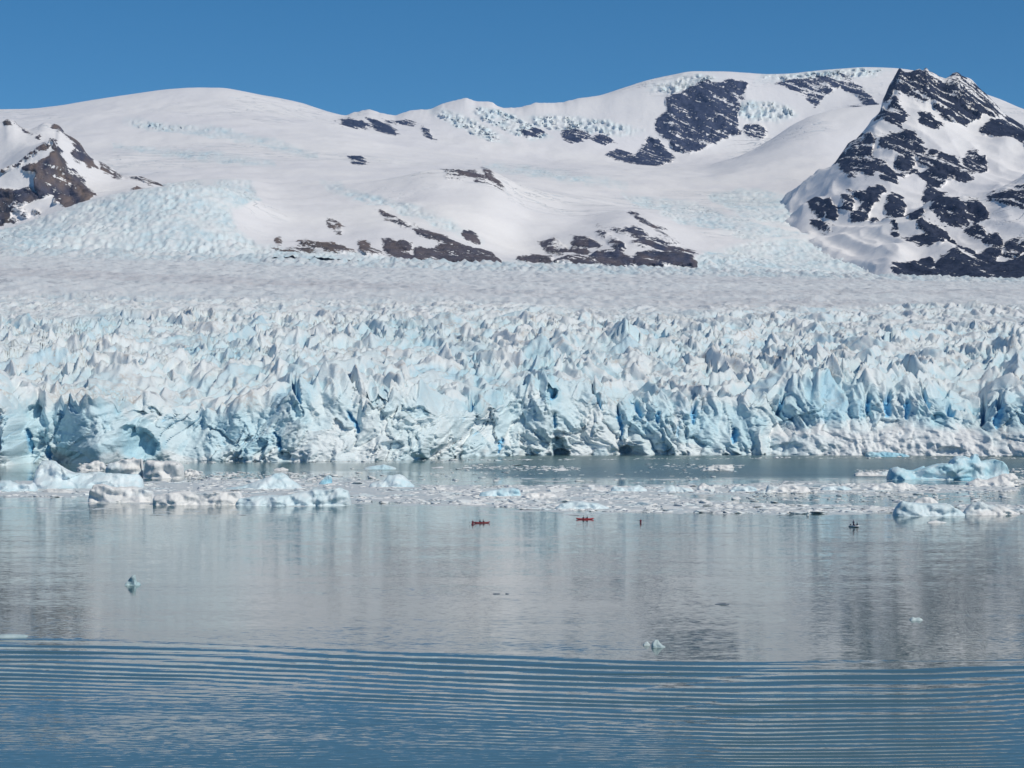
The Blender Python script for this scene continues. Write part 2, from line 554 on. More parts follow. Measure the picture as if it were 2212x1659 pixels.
def build_mountains():
    cols = 900
    px = np.linspace(-230, 2450, cols)
    rows_py = []
    for d, ys in ROWS:
        y = curve1(list(zip(PXK, ys)), px)
        k = np.ones(25) / 25
        y = np.convolve(np.pad(y, 12, 'edge'), k, 'valid')
        rows_py.append(y)
    sk = curve_sk(px)
    D = [r[0] for r in ROWS] + [12900, 13400, 15500]
    rows_py += [sk, sk + 12, sk + 150]
    qD = np.concatenate([np.linspace(5250, 6000, 70), np.linspace(6000, 8000, 120)[1:], np.linspace(8000, 11700, 85)[1:],
                         np.linspace(11700, 12960, 95)[1:], np.linspace(12960, 15500, 8)[1:]])
    PY = pchip(D, np.array(rows_py), qD)
    PX = np.broadcast_to(px, PY.shape)
    DD = np.broadcast_to(qD[:, None], PY.shape)
    X = (PX - CX) / F * DD
    Y = DD.copy()
    Z = height_of(PY, DD)
    # --- what the surface is made of
    wx = 7 * fbm(PX / 34, PY / 24, 3, 3); wy = 5 * fbm(PX / 34, PY / 24, 5, 3)
    qx, qy = PX + wx, PY + wy
    far = DD > 11200
    far_shapes = [
        ('e', 764, 268, 34, 9, 6, 1.0), ('e', 826, 275, 30, 9, 24, 1.0), ('e', 866, 265, 26, 4, 5, 0.8), ('e', 925, 289, 16, 6, 35, 0.9),
        ('e', 1150, 286, 22, 9, -8, 0.95), ('e', 1243, 292, 29, 12, 0, 0.85), ('e', 1302, 302, 21, 9, 5, 0.95), ('e', 1070, 300, 6, 6, 0, 0.8),
        ('p', [(1400, 297), (1420, 300), (1455, 338), (1425, 358), (1360, 352), (1309, 338), (1330, 322), (1372, 336)], 0.97),
        ('p', [(1512, 178), (1530, 172), (1548, 182), (1575, 172), (1617, 178), (1604, 215), (1592, 255), (1600, 288), (1562, 298), (1522, 318), (1492, 330),
               (1455, 328), (1448, 300), (1425, 292), (1412, 265), (1440, 240), (1438, 212), (1470, 200)], 0.93),
        ('e', 1630, 285, 26, 15, 15, 0.95),
        ('p', [(1677, 180), (1720, 172), (1800, 166), (1812, 186), (1772, 214), (1762, 232), (1735, 206), (1700, 190)], 0.86),
        ('e', 1862, 205, 52, 11, 44, 0.88), ('e', 1838, 188, 30, 10, 30, 0.8),
        ('e', 1838, 262, 52, 12, 0, 0.72), ('e', 1870, 245, 30, 10, 20, 0.75),
    ]
    mid_shapes = [
        ('e', 775, 344, 17, 8, 8, 0.95),
        # hump
        ('e', 985, 372, 26, 4, 4, 0.82), ('e', 1010, 378, 34, 4, 3, 0.72), ('e', 985, 392, 26, 6, 22, 0.76), ('e', 1063, 383, 26, 6, 42, 0.92),
        ('e', 1050, 400, 24, 8, 30, 0.82), ('e', 1078, 415, 30, 8, 30, 0.82), ('e', 1085, 438, 32, 8, 30, 0.84), ('e', 1085, 452, 34, 6, 22, 0.76),
        ('e', 1068, 471, 12, 4, 0, 0.8), ('e', 1115, 470, 20, 5, 20, 0.75), ('e', 1008, 407, 14, 3, 10, 0.7),
    ]
    near_shapes = [
        # left group
        ('e', 722, 490, 20, 9, 35, 0.8), ('e', 602, 523, 8, 10, 0, 0.8), ('e', 680, 524, 36, 9, 8, 0.86), ('e', 720, 532, 42, 12, 12, 0.92),
        ('e', 785, 523, 14, 10, 30, 0.95), ('e', 800, 540, 28, 10, 5, 0.95), ('e', 862, 480, 40, 6, 22, 0.9), ('e', 905, 498, 34, 6, 22, 0.9),
        ('e', 955, 515, 40, 7, 24, 0.95), ('e', 850, 528, 24, 14, 42, 0.98), ('e', 874, 522, 18, 10, 20, 0.98),
        ('p', [(895, 528), (935, 530), (945, 555), (920, 562), (890, 556)], 1.0),
        ('p', [(935, 530), (980, 520), (1005, 532), (1060, 545), (1087, 566), (925, 560)], 0.93),
        ('e', 1018, 510, 16, 10, 35, 0.98), ('e', 865, 548, 30, 10, 5, 0.9), ('e', 640, 540, 30, 6, 5, 0.7),
        # right group
        ('p', [(1117, 553), (1150, 545), (1195, 556), (1190, 568), (1118, 566)], 0.98),
        ('e', 1200, 528, 24, 9, 5, 0.86), ('e', 1208, 540, 24, 8, 10, 0.8), ('e', 1265, 520, 28, 10, 8, 0.9), ('e', 1250, 536, 20, 10, 20, 0.86),
        ('p', [(1195, 568), (1240, 552), (1275, 560), (1300, 573), (1200, 571)], 0.98),
        ('p', [(1290, 540), (1330, 538), (1365, 560), (1370, 577), (1300, 574), (1270, 556)], 0.92),
        ('e', 1332, 525, 24, 12, 50, 0.98), ('e', 1308, 506, 20, 6, 10, 0.85), ('e', 1388, 522, 30, 11, 4, 1.0), ('e', 1425, 532, 22, 11, 15, 1.0),
        ('p', [(1370, 548), (1400, 545), (1470, 545), (1500, 560), (1505, 578), (1370, 577)], 0.96),
        ('e', 1375, 495, 22, 8, 10, 0.95), ('e', 1440, 512, 26, 6, 14, 0.85), ('e', 1390, 475, 40, 3, 26, 0.8), ('e', 1360, 500, 40, 4, 10, 0.7),
        ('e', 1470, 535, 28, 6, 12, 0.82), ('e', 1480, 565, 24, 9, 10, 0.9),
    ]
    fld = np.where(far, shape_field(qx, qy, far_shapes), np.where(DD > 6900, shape_field(qx, qy, mid_shapes), shape_field(qx, qy, near_shapes)))
    streak = fbm((PX * 0.8 + PY * 1.1) / 9, (PY - PX * 0.45) / 3.4, 8, 3)
    rock = np.clip(0.5 + fld + 0.25 * streak, -0.5, 1)
    rock = np.where(fld < -0.9, -0.5, rock)
    ice_f = np.maximum.reduce([
        shape_field(qx, qy, [('p', [(-300, 500), (0, 490), (144, 450), (225, 430), (350, 405), (480, 398), (540, 405), (560, 430), (500, 455), (505, 500), (560, 530),
                                    (620, 540), (760, 550), (1090, 570), (1500, 580), (1500, 640), (-300, 640)], 1.0),
                             ('p', [(1500, 580), (1520, 540), (1640, 520), (1880, 528), (1930, 570), (1950, 640), (1500, 640)], 1.0),
                             ('p', [(1530, 425), (1620, 408), (1760, 440), (1830, 480), (1740, 490), (1620, 470)], 0.9),
                             ('p', [(1350, 420), (1500, 440), (1660, 490), (1760, 510), (1640, 520), (1480, 480), (1370, 440)], 0.85),
                             ('e', 850, 445, 120, 9, 18, 0.75), ('e', 950, 480, 60, 8, 22, 0.75), ('e', 1200, 380, 120, 7, 8, 0.7),
                             ('e', 430, 285, 130, 7, 8, 0.75), ('e', 560, 305, 90, 7, 14, 0.7), ('e', 420, 335, 140, 6, 6, 0.65), ('e', 1100, 265, 70, 16, 20, 0.6),
                             ('e', 1480, 180, 60, 12, -8, 0.8), ('e', 1780, 160, 110, 9, -3, 0.75), ('e', 1010, 270, 70, 12, 24, 0.75),
                             ('e', 1650, 240, 60, 20, 5, 0.6), ('e', 1250, 270, 100, 14, 6, 0.7)]),
    ])
    ice = np.clip(0.55 + ice_f * 0.6 + 0.5 * fbm(PX / 26, PY / 11, 21, 4), 0, 1)
    ice = np.where(ice_f < -0.75, 0, ice)
    ice = ice * (1 - smooth(0.4, 0.7, rock))
    warm = smooth(900, 700, PX) * (DD < 7000) * 0.4 + 0.5 * ((DD < 7500) & (PX <= 1300))
    warm = np.clip(warm + 0.25 * fbm(PX / 30, PY / 20, 33, 2) * (DD < 7500), 0, 1)
    warm = np.where((DD < 7000) & (PX > 1270), np.clip(0.32 + 0.5 * fbm(PX / 30, PY / 20, 34, 2), 0, 1), warm)
    # --- relief
    Z += (14 * fbm(X / 900, Y / 700, 40, 3) + 13 * fbm(X / 330, Y / 420, 42, 3)) * smooth(12900, 12000, DD) + 3.5 * fbm(X / 110, Y / 220, 41, 3) * smooth(12950, 12800, DD)
    rk = smooth(0.35, 0.75, rock)
    rr = fbm(X / 120 + 0.4 * Z / 120, Y / 60 + Z / 90, 44, 4, 0.55, True)
    amp_r = np.where(DD > 11000, 34, 26) * smooth(12950, 12700, DD)
    fc, _ = seracs(X + 0.4 * Z, Z * 0.6 + 0.25 * Y, 80, 801, (0.7, 1.6), 4, 0.1)
    fd, _ = seracs(X, Z * 0.7 + 0.3 * Y, 30, 821, (0.7, 1.6), 4, 0.1)
    Y -= rk * amp_r * (1.3 * fc + 0.6 * fd)
    Z += rk * 5 * (rr - 0.1) * smooth(12950, 12700, DD)
    s1, w1 = seracs(X + 14 * fbm(X / 90, Y / 90, 50, 2), Y * 0.5, 19, 400, (1.2, 2.8), 4, 0.2)
    s2, w2 = seracs(X, Y * 0.45, 10, 430, (1.2, 2.6), 4, 0.2)
    icy = smooth(0.25, 0.8, ice) * smooth(12930, 12800, DD)
    big = np.where(DD < 7600, 1.0, 0.75)
    Z += icy * big * (5.5 * (s1 - 0.25) + 3.6 * (s2 - 0.25)) * (0.6 + 0.8 * smooth(-0.3, 0.4, fbm(X / 140, Y / 240, 55, 3)))
    Y -= icy * np.where(DD > 11000, 60 * s1 + 30 * w1, 8 * (w2 - 0.5))
    blue = icy * np.clip(0.4 * smooth(0.20, -0.1, s1) + 0.4 * smooth(0.2, -0.1, s2) + 0.3 * (w1 > 0.78) + 0.3 * (w2 > 0.85), 0, 1) * 0.6 * smooth(-0.35, 0.3, fbm(X / 180, Y / 300, 56, 3))
    # small broken crest on the middle skyline
    crest = smooth(12500, 12900, DD) * smooth(720, 760, PX) * smooth(1320, 1200, PX)
    Z += crest * 9 * fbm(X / 60, X * 0 + Y / 900, 47, 4, 0.6)
    return sheet('snow_mountains', X, Y, Z, M_MOUNT, {'rock': rock, 'ice': ice, 'warm': warm, 'blue': blue})


def layered_peak(name, px, table, qD, shapes, streak_fn, warm_fn, rough_amp, crest=None, seed=0, mat=None, extra=0.0, ridge=0.0):
    rows_py = []; D = []
    for d, kn in table:
        y = curve1(kn, px)
        w = 5
        y = np.convolve(np.pad(y, w // 2, 'edge'), np.ones(w) / w, 'valid') if len(kn) < 14 else y
        rows_py.append(y); D.append(d)
    PY = pchip(D, np.array(rows_py), qD)
    PX = np.broadcast_to(px, PY.shape)
    DD = np.broadcast_to(qD[:, None], PY.shape)
    X = (PX - CX) / F * DD; Y = DD.copy(); Z = height_of(PY, DD)
    qx = PX + 7 * fbm(PX / 26, PY / 20, 3 + seed, 3); qy = PY + 6 * fbm(PX / 26, PY / 20, 5 + seed, 3)
    fld = shape_field(qx, qy, shapes)
    st = streak_fn(PX, PY)
    rock = np.clip(0.5 + fld + 0.6 * st + extra, -0.4, 1)
    rock = np.where(fld < -0.95, -0.4, rock)
    rk = smooth(0.35, 0.75, rock)
    rr = fbm(X / 110 + 0.5 * Z / 110, Y / 80 + Z / 80, 44 + seed, 4, 0.55, True)
    fade = 1.0 if crest is None else smooth(crest + 20, crest - 200, DD)
    if ridge:
        Z = Z + ridge * fade * (fbm((X + 0.75 * Z) / 330, (Y - 0.2 * Z) / 800, 95 + seed, 3, 0.5, True) - 0.25) * smooth(5600, 6000, DD)
    fc, _ = seracs(X + 0.4 * Z, Z * 0.7 + 0.25 * Y, 70, 800 + seed, (0.7, 1.6), 4, 0.1)
    fd, _ = seracs(X, Z * 0.8 + 0.3 * Y, 26, 820 + seed, (0.7, 1.6), 4, 0.1)
    Y = Y - fade * rk * (rough_amp * 1.6 * fc + rough_amp * 0.6 * fd)
    Z = Z + fade * (rk * 5 * (rr - 0.1) + 8 * fbm(X / 260, Y / 260, 71 + seed, 3) + 2.5 * fbm(X / 50, Y / 50, 72 + seed, 3))
    if crest is not None:
        near = smooth(crest - 260, crest, DD) * smooth(crest + 500, crest + 50, DD)
        Z = Z + near * rk * 13 * fbm(X / 55, Y / 700, 73 + seed, 4, 0.6)
    warm = warm_fn(PX, PY)
    z0 = np.zeros_like(Z)
    return sheet(name, X, Y, Z, mat or M_MOUNT, {'rock': rock, 'ice': z0, 'warm': warm, 'blue': z0})


def build_left_peak():
    px = np.linspace(-230, 400, 215)
    table = [
        (5900, [(-230, 540), (0, 520), (144, 490), (225, 470), (300, 450), (356, 440), (400, 440)]),
        (6230, [(-230, 500), (0, 484), (67, 473), (144, 443), (225, 424), (300, 407), (356, 404), (400, 420)]),
        (6380, [(-230, 470), (0, 430), (60, 420), (100, 412), (144, 415), (190, 412), (225, 414), (300, 404), (356, 405), (400, 425)]),
        (6480, [(-230, 455), (-60, 388), (0, 371), (40, 345), (80, 318), (105, 304), (116, 303), (128, 330), (142, 360), (165, 385), (190, 398), (235, 402), (300, 400), (356, 406), (400, 430)]),
        (6700, [(-230, 450), (-60, 370), (0, 345), (60, 315), (110, 306), (150, 330), (190, 370), (235, 390), (300, 395), (356, 410), (400, 440)]),
        (7050, [(-230, 330), (-60, 292), (-20, 270), (7, 262), (17, 257), (27, 259), (45, 274), (60, 280), (80, 273), (97, 265), (112, 268), (126, 270), (141, 287),
                (168, 304), (188, 331), (205, 345), (218, 351), (249, 368), (269, 381), (290, 380), (309, 383), (330, 392), (356, 403), (400, 445)]),
        (7700, [(-230, 480), (0, 430), (97, 430), (200, 460), (300, 480), (400, 520)]),
    ]
    c = lambda pts: [(x * 0.336, 132.7 + y * 0.336) for x, y in pts]
    shapes = [
        ('p', c([(325, 500), (352, 505), (400, 600), (450, 680), (470, 690), (545, 740), (550, 790), (625, 870), (560, 905), (430, 935), (345, 910), (350, 870), (250, 885), (225, 800),
                 (240, 720), (140, 705), (130, 685), (255, 640), (350, 590)]), 0.98),
        ('p', c([(330, 505), (300, 520), (200, 585), (100, 660), (0, 705), (0, 720), (110, 675), (210, 610), (310, 545)]), 0.8),
        ('p', c([(415, 465), (480, 485), (560, 570), (600, 620), (625, 700), (560, 685), (500, 560), (440, 505)]), 0.96),
        ('p', c([(640, 640), (700, 670), (800, 740), (740, 745), (650, 700)]), 0.9),
        ('p', c([(800, 738), (860, 738), (930, 742), (1060, 798), (960, 795), (890, 760)]), 0.85),
        ('p', c([(330, 400), (380, 405), (420, 465), (390, 450), (345, 425)]), 0.78),
        ('p', c([(-300, 800), (0, 815), (100, 822), (200, 810), (245, 880), (110, 935), (60, 1005), (0, 1055), (-300, 1100)]), 0.95),
        ('e', 55, 466, 13, 8, 10, 0.95), ('e', 40, 452, 14, 6, 20, 0.85), ('e', 78, 458, 8, 4, 20, 0.8), ('e', 28, 476, 9, 6, 0, 0.85),
        ('e', 16, 264, 9, 8, 20, 0.92), ('e', 44, 274, 18, 3, 30, 0.8), ('e', 168, 340, 10, 16, -10, 0.75), ('e', 150, 425, 30, 8, -10, 0.72),
        ('e', 300, 408, 12, 3, 0, 0.7), ('e', 85, 298, 4, 3, 0, 0.7),
    ]
    st = lambda PX, PY: 0.4 * fbm((PX + 0.9 * PY) / 9, (PY - 0.6 * PX) / 5, 90, 3)
    wm = lambda PX, PY: np.clip(0.55 + 0.9 * fbm(PX / 30, PY / 40, 91, 2) + 0.25 * smooth(150, 260, PX), 0.15, 1)
    qD = np.concatenate([np.linspace(5900, 6230, 20), np.linspace(6230, 6500, 70)[1:], np.linspace(6500, 7070, 70)[1:], np.linspace(7070, 7700, 8)[1:]])
    return layered_peak('rock_peak', px, table, qD, shapes, st, wm, 30, 7050, 5)


def build_right_mountain():
    px = np.linspace(1640, 2450, 340)
    table = [
        (5500, [(1640, 650), (1800, 640), (1900, 625), (1950, 612), (2212, 615), (2450, 615)]),
        (5750, [(1640, 680), (1800, 650), (1880, 612), (1925, 582), (1960, 592), (2000, 585), (2040, 572), (2100, 570), (2212, 560), (2450, 545)]),
        (6050, [(1640, 660), (1800, 610), (1880, 575), (1920, 552), (1950, 540), (2000, 540), (2060, 535), (2130, 515), (2212, 490), (2450, 470)]),
        (6450, [(1640, 640), (1760, 570), (1850, 530), (1910, 505), (1950, 488), (1990, 467), (2020, 456), (2060, 448), (2130, 437), (2180, 410), (2212, 396), (2450, 330)]),
        (6800, [(1640, 600), (1760, 510), (1830, 485), (1900, 470), (1950, 464), (2000, 455), (2050, 450), (2130, 440), (2212, 410), (2450, 345)]),
        (7300, [(1640, 560), (1740, 462), (1800, 422), (1850, 395), (1900, 380), (1960, 372), (2020, 370), (2080, 370), (2140, 362), (2212, 358), (2450, 340)]),
        (7800, [(1640, 520), (1700, 440), (1740, 410), (1800, 372), (1840, 338), (1880, 300), (1930, 270), (1990, 262), (2050, 275), (2110, 290), (2160, 290), (2212, 305), (2450, 350)]),
        (8250, [(1640, 520), (1700, 430), (1760, 388), (1800, 358), (1830, 326), (1860, 292), (1884, 264), (1900, 243), (1905, 222), (1912, 205), (1922, 182), (1936, 158), (1943, 148),
                (1950, 153), (1962, 158), (1976, 153), (1986, 150), (1993, 153), (2000, 146), (2008, 154), (2022, 160), (2040, 170), (2050, 166), (2060, 160), (2068, 158), (2078, 164),
                (2096, 170), (2112, 186), (2130, 204), (2150, 224), (2166, 240), (2180, 252), (2198, 262), (2225, 282), (2300, 330), (2450, 420)]),
        (9300, [(1640, 520), (1800, 450), (1943, 300), (2100, 320), (2212, 400), (2450, 540)]),
    ]
    c = lambda pts: [(1468.8 + x * 0.336, 132.7 + y * 0.336) for x, y in pts]
    e = lambda x0, x1, y0, y1, deg, cov: ('e', 1468.8 + (x0 + x1) / 2 * 0.336, 132.7 + (y0 + y1) / 2 * 0.336, max(6, (x1 - x0) / 2 * 0.36), max(5, (y1 - y0) / 2 * 0.36), deg, cov)
    shapes = [
        ('p', c([(1405, 20), (1520, 20), (1580, 20), (1690, 90), (1780, 60), (1900, 160), (2050, 270), (2110, 330), (1940, 370), (1830, 440), (1700, 405), (1600, 300), (1480, 260),
                 (1390, 215), (1310, 295), (1300, 200), (1380, 100)]), 0.80),
        ('p', c([(1400, 20), (1420, 60), (1390, 180), (1310, 290), (1295, 200), (1370, 110)]), 1.0),
        ('p', c([(1390, 250), (1430, 330), (1480, 375), (1440, 400), (1420, 450), (1340, 420), (1250, 400)]), 1.0),
        ('p', c([(1530, 370), (1600, 375), (1690, 455), (1640, 455), (1550, 415)]), 0.95),
        ('p', c([(1610, 290), (1720, 330), (1830, 440), (1700, 405)]), 0.98),
        ('p', c([(1930, 470), (2010, 400), (2110, 335), (2230, 400), (2500, 560), (2500, 760), (2212, 590), (2150, 540), (2000, 512)]), 1.0),
        e(1030, 1250, 520, 640, -30, 0.86), e(1020, 1130, 610, 780, -50, 0.84), e(1100, 1250, 600, 730, -40, 0.84),
        e(1290, 1560, 480, 640, 10, 0.90), e(1400, 1500, 600, 740, 30, 0.9),
        ('p', c([(1165, 650), (1240, 640), (1330, 700), (1380, 740), (1520, 740), (1420, 790), (1390, 820), (1320, 810), (1270, 760), (1200, 770), (1160, 720)]), 0.96),
        e(1540, 1620, 580, 770, -50, 0.86), ('p', c([(1530, 760), (1620, 720), (1720, 800), (1640, 830), (1720, 870), (1660, 900), (1575, 945), (1560, 880), (1590, 800)]), 1.0),
        e(1640, 1780, 640, 800, 45, 0.84), e(1760, 1890, 730, 810, 20, 0.85), e(1830, 1970, 620, 730, 30, 0.82), e(1600, 1650, 590, 640, -40, 0.9),
        ('p', c([(1070, 815), (1110, 830), (1130, 880), (1200, 840), (1290, 830), (1325, 885), (1270, 930), (1215, 975), (1200, 1025), (1110, 1025), (1100, 980), (1180, 940), (1110, 900)]), 1.0),
        e(1040, 1115, 920, 972, 10, 1.0), e(828, 925, 915, 990, 35, 1.0), e(920, 1010, 935, 1000, 30, 0.95), e(860, 965, 1010, 1060, 15, 1.0),
        e(1320, 1450, 910, 1010, 10, 1.0), e(1220, 1275, 1005, 1045, 20, 1.0), e(1290, 1360, 1035, 1065, 10, 0.95), e(1440, 1560, 995, 1050, -10, 1.0),
        e(1620, 1850, 925, 1045, 15, 0.93), e(1840, 1970, 940, 1030, 30, 0.92), ('p', c([(1980, 910), (2100, 870), (2212, 810), (2500, 700), (2500, 900), (2212, 970), (2080, 950)]), 0.88),
        ('p', c([(1530, 1055), (1600, 1050), (1700, 1080), (1820, 1175), (1740, 1190), (1600, 1150), (1530, 1100)]), 1.0),
        ('p', c([(1430, 1150), (1560, 1145), (1640, 1160), (1710, 1210), (1660, 1240), (1540, 1215)]), 1.0),
        e(1350, 1400, 1095, 1145, 0, 0.85), e(1790, 1890, 1205, 1255, 10, 0.92), e(1890, 2060, 1200, 1290, -30, 0.92), e(1960, 2060, 1100, 1180, 0, 0.85), e(2080, 2212, 1140, 1250, -30, 0.78),
        e(1850, 1960, 1060, 1110, 20, 0.85),
        ('p', c([(1340, 1325), (1400, 1315), (1440, 1340), (1560, 1285), (1620, 1290), (1640, 1320), (1680, 1275), (1800, 1255), (1900, 1300), (2050, 1290), (2212, 1250), (2500, 1200),
                 (2500, 1440), (1400, 1440), (1380, 1390)]), 1.0),
    ]

    def st(PX, PY):
        # beds dip from upper left to lower right
        up = smooth(310, 250, PY)
        a = fbm((PX * 0.72 + PY * 0.7) / 30, (PY * 0.72 - PX * 0.7) / 3.6, 120, 3)
        b = fbm((PX * 0.9 + PY * 0.42) / 16, (PY * 0.9 - PX * 0.42) / 5.5, 121, 3)
        return 0.62 * a * up + 0.45 * b * (1 - up)
    wm = lambda PX, PY: np.zeros_like(PX)
    qD = np.concatenate([np.linspace(5500, 6500, 110), np.linspace(6500, 8270, 165)[1:], np.linspace(8270, 9300, 8)[1:]])
    return layered_peak('rock_mountain', px, table, qD, shapes, st, wm, 24, 8250, 9, M_MOUNT_DARK, 0.07, 46.0)


# ------------------------------------------------------------------ the glacier: calving front, serac field, smoother upper ice
WATERLINE = [(-400, 1008), (0, 1006.5), (60, 1001), (110, 1000), (200, 1003), (340, 998), (520, 997), (700, 997.5), (800, 996), (950, 991), (1050, 986.5), (1250, 983),
             (1500, 982), (1700, 982), (1940, 983), (2212, 986), (2700, 992)]
FACETOP = [(-400, 850), (0, 842), (60, 835), (95, 848), (110, 848), (250, 848), (290, 848), (350, 852), (440, 862), (520, 850), (580, 838), (640, 812), (700, 806), (780, 808), (860, 826),
           (940, 846), (1000, 852), (1060, 840), (1130, 818), (1190, 806), (1260, 812), (1330, 830), (1400, 845), (1460, 850), (1540, 850), (1620, 845), (1690, 822), (1760, 812),
           (1850, 818), (1920, 800), (1980, 812), (2040, 845), (2110, 880), (2150, 850), (2212, 830), (2700, 830)]


def build_glacier():
    cols = 1010
    px = np.linspace(-130, 2342, cols)
    D0 = H * F / (curve1(WATERLINE, px) - CY)
    ztop = height_of(curve1(FACETOP, px), D0 + 20)
    nf, ns, nu = 165, 400, 85
    # upper profile
    pk = [-130, 1106, 2342]
    prof = [(2000, [752, 762, 764]), (2500, [693, 703, 712]), (3000, [640, 652, 662]), (3600, [600, 622, 640]), (4200, [575, 602, 628]), (5000, [548, 583, 615]),
            (5400, [527, 567, 607]), (5600, [560, 600, 640])]
    prows = [np.interp(px, pk, y) for d, y in prof]
    dprof = [d for d, y in prof]
    t_face = np.linspace(0, 1, nf)
    Dn = []
    # --- rows
    X = np.zeros((nf + ns + nu, cols)); Y = X.copy(); Z = X.copy()
    run = 34 + 22 * fbm(px / 90, px * 0 + 3.3, 200, 3)
    run = run * (1 - 0.6 * smooth(80, 100, px) * smooth(300, 260, px))
    ap = smooth(1600, 1760, px)                       # apron of crushed ice on the right
    run = run + 14 * ap
    zz = -6 + (ztop + 6) * t_face[:, None]
    yy = D0 + run * (t_face[:, None] ** 2.1)
    Y[:nf] = yy; Z[:nf] = zz
    tt = np.linspace(0, 1, ns + 1)[1:] ** 1.55
    dtop = D0 + run
    y1 = dtop + (3000 - dtop) * tt[:, None]
    t2 = np.linspace(0, 1, nu + 1)[1:] ** 1.05
    y2 = 3000 + (5600 - 3000) * t2[:, None] + 0 * px
    yu = np.concatenate([y1, y2])
    Y[nf:] = yu
    # height of the upper surface: from the edge of the face into the profile rows
    prof_z = [height_of(p, d) for p, d in zip(prows, dprof)]
    zu = np.zeros_like(yu)
    for j in range(cols):
        xk = np.array([dtop[j], dtop[j] + 160] + dprof); zk = np.array([ztop[j], 0.55 * ztop[j] + 0.45 * prof_z[0][j] - 2] + [p[j] for p in prof_z])
        zu[:, j] = np.interp(yu[:, j], xk, zk)
    k = np.ones(9) / 9
    Z[nf:] = zu
    PX = np.broadcast_to(px, X.shape)
    X = (PX - CX) / F * Y
    PYv = CY - (Z - H) / Y * F
    # --- weights
    arc = np.zeros_like(X)
    arc[:nf] = t_face[:, None] - 1.0
    arc[nf:] = (yu - dtop) / 60.0
    w_top = smooth(-0.42, 0.10, arc + 0.12 * fbm(X / 40, Y / 60, 207, 2))
    w_face = 1 - w_top
    wz = Z.copy()
    dist = np.maximum(Y - dtop, 0)
    # --- serac field on top
    r0 = nf - 90
    tx, ty = X[r0:], Y[r0:]
    wx = tx + 20 * fbm(tx / 110, ty / 130, 210, 3); wy = ty + 26 * fbm(tx / 130, ty / 130, 212, 3)

    def pad(a, fill=0.0):
        o = np.full(X.shape, fill, np.float32); o[r0:] = a
        return o
    s1, i1 = [pad(a) for a in seracs(wx + 0.2 * wy, wy * 0.42, 19, 220, (1.1, 4.2), 3, 0.0)]
    s2, i2 = [pad(a) for a in seracs(wx * 1.05 - 0.25 * wy, wy * 0.42, 9.5, 240, (1.0, 3.6), 3, 0.0)]
    s3, i3 = [pad(a) for a in seracs(tx, ty * 0.45, 6.5, 260, (1.2, 3.2), 3, 0.1)]
    s4, i4 = [pad(a) for a in seracs(tx, ty * 0.5, 85, 280, (0.8, 2.0), 4, 0.0, 0.6)]
    lowland = smooth(2350, 3250, Y + 420 * fbm(X / 340, Y / 260, 294, 3))
    sub = 1 - 0.985 * lowland
    patch = np.clip(0.80 + 0.75 * fbm(X / 170, Y / 150, 290, 3), 0.25, 1.35)
    s5, i5 = [pad(a) for a in seracs(wx - 0.15 * wy, wy * 0.42, 46, 284, (1.6, 4.2), 3, 0.2, 0.4)]
    spire = np.maximum(24 * s5 - 1, np.maximum(19 * s1 + 5 * (i1 - 0.5), 11 * s2 + 2.5 + 3 * (i2 - 0.5)))
    top = sub * (12 * fbm((X + 0.4 * Y) / 190, (Y - 0.3 * X) / 95, 296, 3) + 5) * (1 - lowland) * smooth(0, 2, arc) + sub * patch * (spire + 3.0 * s3 + 9 * np.maximum(s4, 0) * (1 - lowland))
    rough_up = smooth(4700, 5100, Y + 250 * fbm(X / 600, Y / 300, 291, 2))
    s6, i6 = [pad(a) for a in seracs(tx + 12 * fbm(tx / 60, ty / 200, 298, 2), ty * 0.16, 15, 288, (0.9, 2.4), 4, 0.1)]
    ice_band = rough_up * 8 * s6 + lowland * (1 - rough_up) * (5.0 * fbm(X / 42, Y / 110, 297, 3) + 2.2 * s6)
    top = top + ice_band - sub * 9
    # --- face relief, measured along the face (x, height)
    r1 = nf + 40
    gx, gz, gp = X[:r1], Z[:r1], PX[:r1]
    lean = np.where(gp < 1120, -0.5, 0.15) + 0.5 * fbm(gx / 120, gz / 400, 300, 2)
    fx = gx + lean * (gz - 25) + 7 * fbm(gx / 34, gz / 34, 302, 3)
    fz = gz + 6 * fbm(gx / 30, gz / 30, 303, 3)

    def padf(a, fill=0.0):
        o = np.full(X.shape, fill, np.float32); o[:r1] = a
        return o
    fA_, jA = seracs(fx + 0.5 * fz, fz * 0.55 - 0.1 * fx, 24, 310, (0.8, 2.2), 4, 0.0)
    fB_, jB = seracs(fx - 0.2 * fz, fz * 0.36, 13, 316, (0.9, 2.6), 3, 0.0)
    mixw = smooth(-0.25, 0.25, fbm(gx / 70, gz / 50, 318, 2))
    f1 = padf(fA_ * 1.5 * (1 - mixw) + fB_ * mixw); j1 = padf(np.where(mixw > 0.5, jB, jA))
    f2, j2 = [padf(a) for a in seracs(fx * 1.1 + 0.6 * fz, fz * 0.7 - 0.3 * fx, 6.5, 330, (0.9, 2.4), 3, 0.0)]
    f3, j3 = [padf(a) for a in seracs(fx + 0.4 * fz, fz * 0.8, 2.8, 350, (0.8, 1.8), 3, 0.1)]
    fx = padf(fx); fz = padf(fz)
    butt = fbm(fx / 45, fz / 120, 360, 4)
    rgh = 0.45 + 0.9 * smooth(-0.3, 0.35, fbm(X / 45, Z / 30, 363, 2))
    out = 13 * butt + 9.5 * f1 + 6.0 * (j1 - 0.5) + rgh * (4.0 * f2 + 2.6 * (j2 - 0.5) + 1.8 * f3 + 0.9 * (j3 - 0.5) + 1.5 * fbm(X / 2.6, Z / 2.6, 365, 3))
    # the tall clean wall at the left is flatter, and cut sharply at its top
    wall = smooth(88, 104, PX) * smooth(300, 255, PX)
